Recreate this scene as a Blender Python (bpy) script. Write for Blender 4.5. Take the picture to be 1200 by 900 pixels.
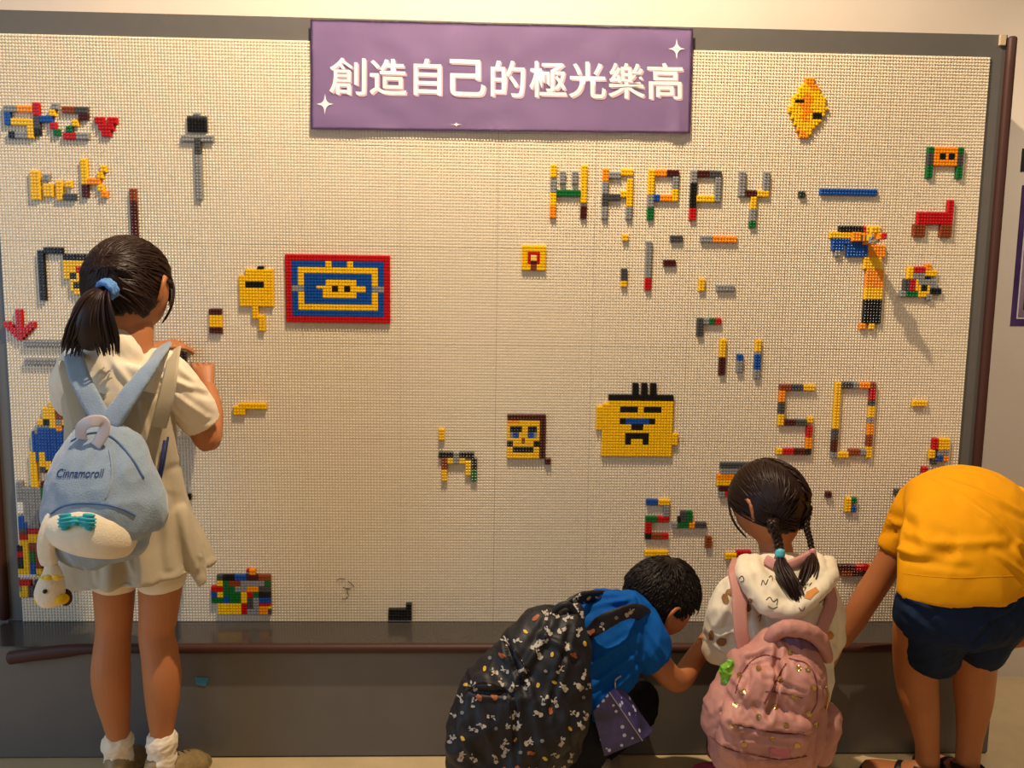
import bpy, bmesh, math, random
from mathutils import Vector, Matrix, noise
for o in list(bpy.data.objects): bpy.data.objects.remove(o)
random.seed(7)
SC = bpy.context.scene
COL = SC.collection
# ---------------------------------------------------------------- camera
F_PX = 950.0                                   # focal length in pixels of the 1200 wide frame
PL = 0.304                                     # height of the plinth the board stands on
CAM = Vector((1.2504, -2.1584, 0.9212 + PL))
_p, _y, _r = 0.118, 0.0339, 0.0141
_f = Vector((math.sin(_y)*math.cos(_p), math.cos(_y)*math.cos(_p), -math.sin(_p)))
_rt = Vector((math.cos(_y), -math.sin(_y), 0)); _up = _rt.cross(_f)
RT = _rt*math.cos(_r) + _up*math.sin(_r); UP = _up*math.cos(_r) - _rt*math.sin(_r); FW = _f
cd = bpy.data.cameras.new('camera'); cam = bpy.data.objects.new('camera', cd); COL.objects.link(cam)
cd.sensor_width = 36; cd.lens = F_PX/1200*36; cd.clip_start = 0.05
m = Matrix((RT, UP, -FW)).transposed().to_4x4(); m.translation = CAM
cam.matrix_world = m
SC.camera = cam
# ---------------------------------------------------------------- world, light, exposure
SC.view_settings.view_transform = 'Standard'; SC.view_settings.look = 'None'
SC.view_settings.gamma = 1; SC.view_settings.use_curve_mapping = False
SC.view_settings.exposure = 0.08
w = bpy.data.worlds.new('world'); SC.world = w; w.use_nodes = True
w.node_tree.nodes['Background'].inputs[0].default_value = (1.0, 0.80, 0.60, 1)
w.node_tree.nodes['Background'].inputs[1].default_value = 0.13
def lamp(name, kind, loc, power, color, target=None, **kw):
    d = bpy.data.lights.new(name, kind); d.energy = power; d.color = color
    for k, v in kw.items(): setattr(d, k, v)
    o = bpy.data.objects.new(name, d); COL.objects.link(o); o.location = loc
    if target is not None:
        o.rotation_euler = (Vector(target)-Vector(loc)).to_track_quat('-Z', 'Y').to_euler()
    return o
lamp('ceiling_spot', 'SPOT', (1.24, -0.72, 2.92), 225, (1.0, 0.775, 0.525), (1.32, 0.0, 0.9), spot_size=math.radians(150), spot_blend=0.6, shadow_soft_size=0.022)
lamp('room_light', 'AREA', (1.6, -3.3, 2.9), 10, (1.0, 0.80, 0.58), (1.4, -0.4, 0.4), shape='RECTANGLE', size=2.4, size_y=1.0)
lamp('entrance_daylight', 'AREA', (-1.7, -1.9, 1.2), 28, (0.46, 0.70, 1.0), (0.2, -0.3, 0.35), shape='RECTANGLE', size=1.4, size_y=2.0)
lamp('right_wall_fill', 'SPOT', (3.45, -1.0, 2.9), 115, (1.0, 0.84, 0.64), (3.2, 0.28, 0.9), spot_size=math.radians(62), spot_blend=0.9, shadow_soft_size=0.05)  # unseen spot added as fill to brighten the right wall and floor
# ---------------------------------------------------------------- helpers
def at(px, py, Y):
    d = FW + RT*((px-600)/F_PX) + UP*((450-py)/F_PX)
    return CAM + d*((Y-CAM.y)/d.y)
def mpp(p): return (p-CAM).dot(FW)/F_PX         # metres per pixel at a point
def srgb(r, g, b):
    f = lambda c: (c/255/12.92) if c <= 10.3 else ((c/255+0.055)/1.055)**2.4
    return (f(r), f(g), f(b), 1)
def mat(name, rgb, rough=0.5, spec=0.5, noise_amt=0.0, nscale=20, bump=0.0, bscale=200, bdist=0.002, sss=0.0, metal=0.0, sheen=0.0, wave=None):
    mt = bpy.data.materials.new(name); mt.use_nodes = True
    nt = mt.node_tree; b = nt.nodes['Principled BSDF']
    col = srgb(*rgb); b.inputs['Base Color'].default_value = col
    b.inputs['Roughness'].default_value = rough; b.inputs['Specular IOR Level'].default_value = spec
    b.inputs['Metallic'].default_value = metal
    if sheen: b.inputs['Sheen Weight'].default_value = sheen
    if sss:
        b.inputs['Subsurface Weight'].default_value = sss; b.inputs['Subsurface Radius'].default_value = (0.012, 0.004, 0.002)
        b.inputs['Subsurface Scale'].default_value = 1.0
    tc = nt.nodes.new('ShaderNodeTexCoord')
    if noise_amt:
        n = nt.nodes.new('ShaderNodeTexNoise'); n.inputs['Scale'].default_value = nscale; n.inputs['Detail'].default_value = 5
        nt.links.new(tc.outputs['Object'], n.inputs['Vector'])
        r = nt.nodes.new('ShaderNodeMapRange'); r.inputs[1].default_value = 0.3; r.inputs[2].default_value = 0.7
        r.inputs[3].default_value = 1-noise_amt; r.inputs[4].default_value = 1+noise_amt*0.6
        nt.links.new(n.outputs['Fac'], r.inputs[0])
        v = nt.nodes.new('ShaderNodeVectorMath'); v.operation = 'SCALE'; v.inputs[0].default_value = col[:3]
        nt.links.new(r.outputs[0], v.inputs['Scale']); nt.links.new(v.outputs[0], b.inputs['Base Color'])
    if bump:
        n2 = nt.nodes.new('ShaderNodeTexNoise'); n2.inputs['Scale'].default_value = bscale; n2.inputs['Detail'].default_value = 4
        nt.links.new(tc.outputs['Object'], n2.inputs['Vector'])
        bp = nt.nodes.new('ShaderNodeBump'); bp.inputs['Strength'].default_value = bump; bp.inputs['Distance'].default_value = bdist
        nt.links.new(n2.outputs['Fac'], bp.inputs['Height']); nt.links.new(bp.outputs[0], b.inputs['Normal'])
    return mt
def base_of(o):
    v = Vector((0, 0, 0))
    while o is not None: v += o.location; o = o.parent
    return v
def put(name, bm, mt, parent=None, smooth=False, kind=None):
    """link a bmesh given in world coordinates as ONE mesh object"""
    off = base_of(parent)
    if off.length > 0: bmesh.ops.translate(bm, verts=bm.verts, vec=-off)
    me = bpy.data.meshes.new(name); bm.to_mesh(me); bm.free()
    return link(name, me, mt, parent, smooth, kind)
def link(name, me, mt, parent=None, smooth=False, kind=None):
    if mt is not None: me.materials.append(mt)
    if smooth:
        for p in me.polygons: p.use_smooth = True
    o = bpy.data.objects.new(name, me); COL.objects.link(o); o.parent = parent
    if kind: o['kind'] = kind
    return o
def thing(name, label, cat, loc=(0, 0, 0), group=None):
    o = bpy.data.objects.new(name, None); COL.objects.link(o); o.location = loc; o.empty_display_size = 0.02
    o['label'] = label; o['category'] = cat
    if group: o['group'] = group
    return o
def tag(o, label, cat, group=None):
    o['label'] = label; o['category'] = cat
    if group: o['group'] = group
    return o
def box(bm, x0, y0, z0, x1, y1, z1, bev=0.0):
    r = bmesh.ops.create_cube(bm, size=1.0)
    for v in r['verts']: v.co = Vector(((x0+x1)/2+v.co.x*(x1-x0), (y0+y1)/2+v.co.y*(y1-y0), (z0+z1)/2+v.co.z*(z1-z0)))
    if bev:
        es = list({e for v in r['verts'] for e in v.link_edges})
        bmesh.ops.bevel(bm, geom=es, offset=bev, segments=2, affect='EDGES', profile=0.5)
def catmull(P, n):
    out = []
    L = len(P)
    for i in range(L-1):
        p0 = P[max(i-1, 0)]; p1 = P[i]; p2 = P[i+1]; p3 = P[min(i+2, L-1)]
        for k in range(n):
            t = k/n
            out.append([0.5*((2*b)+(-a+c)*t+(2*a-5*b+4*c-d)*t*t+(-a+3*b-3*c+d)*t**3) for a, b, c, d in zip(p0, p1, p2, p3)])
    out.append(list(P[-1])); return out
def loft(bm, pts, seg=20, n=5, side=None, cap=True, closed=True, power=1.0):
    """pts: (x,y,z,ra,rb) world metres; ra is the radius along `side`, rb across it"""
    side = Vector(side) if side is not None else RT.copy()
    S = catmull([tuple(p) for p in pts], n)
    C = [Vector(s[:3]) for s in S]; R = [(abs(s[3]), abs(s[4])) for s in S]
    rings = []
    N = len(S)
    T = [(C[min(i+1, N-1)]-C[max(i-1, 0)]).normalized() for i in range(N)]
    items = []
    if cap:
        rr = min(R[0])
        for a in (80, 55, 28): items.append((C[0]-T[0]*rr*0.6*math.sin(math.radians(a)), T[0], R[0][0]*math.cos(math.radians(a)), R[0][1]*math.cos(math.radians(a))))
    for i in range(N): items.append((C[i], T[i], R[i][0], R[i][1]))
    if cap and cap != 'start':
        rr = min(R[-1])
        for a in (28, 55, 80): items.append((C[-1]+T[-1]*rr*0.6*math.sin(math.radians(a)), T[-1], R[-1][0]*math.cos(math.radians(a)), R[-1][1]*math.cos(math.radians(a))))
    prev = None
    for c, t, a, b in items:
        s = side - t*side.dot(t)
        if s.length < 0.15 and prev is not None: s = prev - t*prev.dot(t)
        s.normalize(); prev = s
        u = t.cross(s)
        ring = []
        for k in range(seg):
            an = 2*math.pi*k/seg; cs, sn = math.cos(an), math.sin(an)
            if power != 1.0:
                cs = math.copysign(abs(cs)**power, cs); sn = math.copysign(abs(sn)**power, sn)
            ring.append(bm.verts.new(c + s*(a*cs) + u*(b*sn)))
        rings.append(ring)
    for i in range(len(rings)-1):
        for k in range(seg):
            bm.faces.new((rings[i][k], rings[i][(k+1) % seg], rings[i+1][(k+1) % seg], rings[i+1][k]))
    if closed:
        bm.faces.new(list(reversed(rings[0]))); bm.faces.new(rings[-1])
    return rings
def px(*rows):
    """rows (px,py,Y,ra_px,rb_px) -> world loft rows"""
    out = []
    for r in rows:
        p = at(r[0], r[1], r[2]); s = mpp(p)
        out.append((p.x, p.y, p.z, r[3]*s, (r[4] if len(r) > 4 else r[3])*s))
    return out
def ball(bm, c, rx, ry=None, rz=None, M=None, seg=16):
    ry = ry or rx; rz = rz or rx
    r = bmesh.ops.create_uvsphere(bm, u_segments=seg, v_segments=seg*3//4, radius=1.0)
    for v in r['verts']:
        p = Vector((v.co.x*rx, v.co.y*ry, v.co.z*rz))
        if M: p = M @ p
        v.co = Vector(c)+p
def remeshed(name, bm, mt, parent, voxel=0.005, smooth=6, disp=None, kind=None):
    """fuse the closed pieces of bm into one continuous skin"""
    bmesh.ops.recalc_face_normals(bm, faces=bm.faces)
    me = bpy.data.meshes.new('tmp'); bm.to_mesh(me); bm.free()
    t = bpy.data.objects.new('tmp', me); COL.objects.link(t)
    r = t.modifiers.new('r', 'REMESH'); r.mode = 'VOXEL'; r.voxel_size = voxel; r.use_smooth_shade = True
    if smooth:
        s = t.modifiers.new('s', 'SMOOTH'); s.factor = 0.6; s.iterations = smooth
    dg = bpy.context.evaluated_depsgraph_get(); dg.update()
    me2 = bpy.data.meshes.new_from_object(t.evaluated_get(dg))
    bpy.data.objects.remove(t); bpy.data.meshes.remove(me)
    off = base_of(parent)
    if disp:
        nn = [v.normal.copy() for v in me2.vertices]
        for v, n in zip(me2.vertices, nn): v.co = v.co + n*disp(v.co, n)
    for v in me2.vertices: v.co = v.co - off
    me2.materials.clear(); me2.name = name
    return link(name, me2, mt, parent, True, kind)
def folds(amp, sx=14, sz=6, ridge=0.6, seed=0.0, tilt=0.0):
    """long soft cloth folds, real displacement"""
    def f(p, n):
        q = Vector((p.x*sx+seed, p.y*sx*0.8+seed, (p.z+tilt*p.x)*sz+seed))
        a = noise.noise(q); b = noise.noise(q*2.1+Vector((5, 3, 1)))
        r = (1-abs(a)*2.2); c = 0.35*b
        return amp*(ridge*r + c - 0.3)
    return f
def cloth(amp, sx=10, sz=7, seed=0.0, tilt=0.0, fine=.35):
    a_, b_ = folds(amp, sx, sz, .8, seed, tilt), folds(amp*fine, sx*3.1, sz*2.3, .7, seed+4, -tilt)
    return lambda p, n: a_(p, n)+b_(p, n)
def creases(segs, base=None):
    """raised (amp > 0) or sunk (amp < 0) folds along pixel-picked lines: (x0,y0,x1,y1,Y,amp_mm,width_mm)"""
    L = []
    for x0, y0, x1, y1, Y, a, w_ in segs: L.append((at(x0, y0, Y), at(x1, y1, Y), a/1000, w_/1000))
    def f(p, n):
        d = base(p, n) if base else 0.0
        for A, B, a, w_ in L:
            ab = B-A; t = (p-A).dot(ab)/ab.length_squared
            if t < -.3 or t > 1.3: continue
            q = A+ab*max(0, min(1, t)); r = (p-q); r = (r-FW*r.dot(FW)).length
            if r < w_*3.2 and n.dot(FW) < .2: d += a*(math.exp(-(r/w_)**2)*(1-abs(2*max(0, min(1, t))-1)**3*.8) - .45*math.exp(-((r-w_*1.7)/w_)**2))
        return d
    return f
def sstep(a, b, x):
    t = max(0.0, min(1.0, (x-a)/(b-a))); return t*t*(3-2*t)
# ---------------------------------------------------------------- heads
def head_axes(face, up):
    f = Vector(face).normalized(); u = Vector(up); u = (u - f*u.dot(f)).normalized(); r = f.cross(u)
    return Matrix((r, f, u)).transposed()      # local x right, y forward, z up
def head_pt(d, k=1.0, feat=True):
    """surface point of a child's head for unit direction d (metres at scale 1: 0.205 tall)"""
    x, y, z = d
    ax, ay, az = 0.073, 0.088, 0.100
    p = Vector((x*ax, y*ay, z*az))
    if z < 0:
        t = -z
        p.x *= 1-0.30*t*t
        if y < 0: p.y *= 1-0.38*t
        else: p.y *= 1-0.10*t
    else:
        if y < 0: p.y *= 1.06
        p.x *= 1+0.04*z
    if feat and y > 0.2:
        p.y -= 0.010*math.exp(-((abs(x)-0.36)**2/0.018+(z-0.02)**2/0.012))      # eye sockets
        p.y += 0.006*math.exp(-(x*x/0.02+(z+0.42)**2/0.02))                        # mouth
        p.y += 0.005*math.exp(-(x*x/0.03+(z+0.80)**2/0.02))                        # chin
        p.y += 0.007*math.exp(-((abs(x)-0.5)**2/0.06+(z+0.28)**2/0.05))            # cheeks
        p.y -= 0.0016*math.exp(-((z+0.42)**2/0.0006))*(1 if abs(x) < 0.2 else 0)   # lip line
    return p*k
def add_head(bm, c, M, s):
    r = bmesh.ops.create_icosphere(bm, subdivisions=5, radius=1.0)
    for v in r['verts']: v.co = Vector(c) + M @ head_pt(v.co.normalized(), s)
    # nose
    q = lambda x, y, z: tuple(Vector(c)+M @ (Vector((x, y, z))*s))
    loft(bm, [(*q(0, .082, .012), .005*s, .005*s), (*q(0, .090, -.010), .007*s, .006*s), (*q(0, .097, -.024), .009*s, .007*s), (*q(0, .088, -.030), .008*s, .005*s)], seg=12, n=3, side=M @ Vector((1, 0, 0)))
    for sx in (-1, 1):                          # ears: flat C with a rim and a lobe
        P0 = [(*q(sx*.066, .004, -.030), .005*s, .004*s), (*q(sx*.074, -.008, -.026), .007*s, .004*s), (*q(sx*.081, -.018, -.008), .006*s, .004*s), (*q(sx*.084, -.022, .010), .006*s, .004*s), (*q(sx*.080, -.014, .025), .006*s, .004*s), (*q(sx*.074, .000, .026), .005*s, .004*s), (*q(sx*.069, .006, .014), .004*s, .003*s)]
        loft(bm, P0, seg=10, n=3, side=M @ Vector((0, 1, 0)))
        ball(bm, q(sx*.073, -.006, .000), .005*s, .014*s, .022*s, M, 10)
def add_eyes(c, M, s, parent, eye_m, iris_m, brow_m, lip_m):
    q = lambda x, y, z: Vector(c)+M @ (Vector((x, y, z))*s)
    for sx in (-1, 1):
        bm = bmesh.new(); ball(bm, q(sx*.027, .0725, .003), .0105*s, .0105*s, .0105*s, None, 16); put('eye', bm, eye_m, parent, True)
        bm = bmesh.new(); ball(bm, q(sx*.027, .0805, .003), .0052*s, .0034*s, .0052*s, M, 12); put('iris', bm, iris_m, parent, True)
        bm = bmesh.new(); loft(bm, [(*q(sx*.013, .086, .019), .0015*s, .002*s), (*q(sx*.027, .084, .023), .002*s, .003*s), (*q(sx*.041, .076, .019), .001*s, .002*s)], seg=8, n=4, side=M @ Vector((0, 1, 0))); put('eyebrow', bm, brow_m, parent, True)
    bm = bmesh.new(); loft(bm, [(*q(-.016, .080, -.043), .002*s, .001*s), (*q(0, .0885, -.043), .004*s, .0035*s), (*q(.016, .080, -.043), .002*s, .001*s)], seg=8, n=4, side=M @ Vector((0, 1, 0))); put('lips', bm, lip_m, parent, True)
def sl(a, b, t):
    a = a.normalized(); b = b.normalized(); om = math.acos(max(-1, min(1, a.dot(b))))
    if om < 1e-4: return a
    return (a*math.sin((1-t)*om)+b*math.sin(t*om))/math.sin(om)
def hair_cap(c, M, s, mt, parent, keep, thick=0.10, name='hair', ridge=None):
    bm = bmesh.new(); r = bmesh.ops.create_icosphere(bm, subdivisions=5, radius=1.0)
    kill = [v for v in bm.verts if not keep(v.co.normalized())]
    bmesh.ops.delete(bm, geom=kill, context='VERTS')
    for v in bm.verts:
        d = v.co.normalized(); e = 1+thick
        if ridge: e += ridge(d)
        v.co = Vector(c) + M @ head_pt(d, s*e, False)
    bmesh.ops.recalc_face_normals(bm, faces=bm.faces)
    bmesh.ops.solidify(bm, geom=bm.faces[:], thickness=0.006)
    return put(name, bm, mt, parent, True)
def strands(bm, c, M, s, paths, off=1.09, r=0.0022, n=9, seg=4):
    """paths: list of (d0, d1, off_start, off_end); each follows the scalp as its own tapered lock"""
    for d0, d1, o0, o1 in paths:
        rows = []
        for k in range(n+1):
            t = k/n; d = sl(Vector(d0), Vector(d1), t)
            o = off + (o0*(1-t)+o1*t) + 0.02*math.sin(t*math.pi)
            p = Vector(c)+M @ head_pt(d.normalized(), s*o, False)
            rr = r*(0.45+0.75*math.sin(math.pi*min(1, t*0.9+0.1)))
            rows.append((*p, rr*1.6, rr))
        loft(bm, rows, seg=seg, n=1, side=M @ Vector((1, 0.2, 0.3)), cap=False)
def rand_dir(keep):
    while True:
        d = Vector((random.gauss(0, 1), random.gauss(0, 1), random.gauss(0, 1))).normalized()
        if keep(d): return d
def hand(bm, wrist, direction, back, size=0.075, curls=(40, 50, 55, 60), thumb_side=1, spread=6):
    """palm plus five separate bent fingers; direction wrist->knuckles, back = back of the hand normal"""
    d = Vector(direction).normalized(); b = Vector(back); b = (b-d*b.dot(d)).normalized(); s = d.cross(b)*thumb_side
    wv = Vector(wrist); palm = size*0.95; k = size/0.075
    loft(bm, [(*wv, .016*k, .012*k), (*(wv+d*palm*.35), .022*k, .012*k), (*(wv+d*palm*.75), .027*k, .011*k), (*(wv+d*palm), .026*k, .009*k)], seg=14, n=4, side=s)
    L = [.030, .034, .031, .024]
    for i in range(4):
        x = (-1.5+i)*-1*.0148*k
        base = wv + d*palm*0.92 + s*x
        ang = math.radians((1.5-i)*spread); dd = d*math.cos(ang)+s*math.sin(ang)
        c = curls[i]; p = base; rows = [(*p, .0066*k, .0068*k)]; a = 0
        for j, ff in enumerate((1.0, .68, .52)):
            a += math.radians(c*(0.8 if j == 0 else 1.0))
            v = dd*math.cos(a) - b*math.sin(a)
            p = p + v*L[i]*k*ff*1.0; rr = (.0065, .0060, .0050)[j]*k
            rows.append((*p, rr, rr))
        loft(bm, rows, seg=10, n=4, side=s)
    tb = wv + d*palm*.30 + s*.020*k
    v1 = (d*.6+s*.75-b*.35).normalized(); v2 = (d*.9+s*.25-b*.45).normalized()
    loft(bm, [(*tb, .0095*k, .009*k), (*(tb+v1*.024*k), .0085*k, .008*k), (*(tb+v1*.024*k+v2*.024*k), .0065*k, .006*k)], seg=10, n=4, side=b)
def ribbon(bm, pts, width, thick, wdir, n=6):
    """flat strap along world points"""
    rows = [(*p, width/2, thick/2) for p in pts]
    loft(bm, rows, seg=12, n=n, side=wdir, cap=True, power=0.5)
def tube(bm, pts, r, seg=8, n=6):
    loft(bm, [(*p, r, r) for p in pts], seg=seg, n=n, side=(0.31, 0.2, 0.9), cap=True)
# ---------------------------------------------------------------- materials
M = {}
M['wall'] = mat('wall paint', (212, 200, 188), .75, .3, .03, 6, .25, 90, .001)
M['floor'] = mat('pale floor', (206, 182, 140), .35, .5, .12, 9, .2, 60, .0006)
M['board'] = mat('studded plate plastic', (232, 220, 198), .32, .5)
M['grey'] = mat('grey laminate', (97, 94, 91), .42, .45, .04, 30, .12, 400, .0004)
M['grey_ledge'] = mat('dark grey ledge', (70, 65, 62), .16, .6, .05, 20)
M['foam'] = mat('brown foam guard', (66, 34, 26), .55, .4, .05, 30, .2, 300, .0004)
M['skin'] = mat('child skin', (182, 116, 72), .5, .4, .06, 18, .1, 500, .0003, sss=.18)
M['hair'] = mat('black hair', (22, 14, 12), .42, .3)
M['hair2'] = mat('dark brown hair', (40, 22, 16), .42, .3)
M['eyewhite'] = mat('eye white', (235, 230, 225), .2)
M['iris'] = mat('dark iris', (25, 14, 10), .15)
M['lip'] = mat('lips', (180, 92, 78), .45)
BC = {'r': (190, 8, 16), 'y': (240, 192, 8), 'o': (240, 148, 12), 'b': (8, 76, 162), 'k': (16, 14, 16), 'g': (140, 141, 142), 'd': (70, 72, 74),
      'm': (72, 18, 14), 'w': (138, 62, 22), 'n': (4, 104, 44), 'c': (250, 208, 110), 'q': (38, 56, 44), 'h': (222, 222, 220)}
for k, v in BC.items(): M['b'+k] = mat('brick plastic '+k, v, .28, .5)
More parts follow.
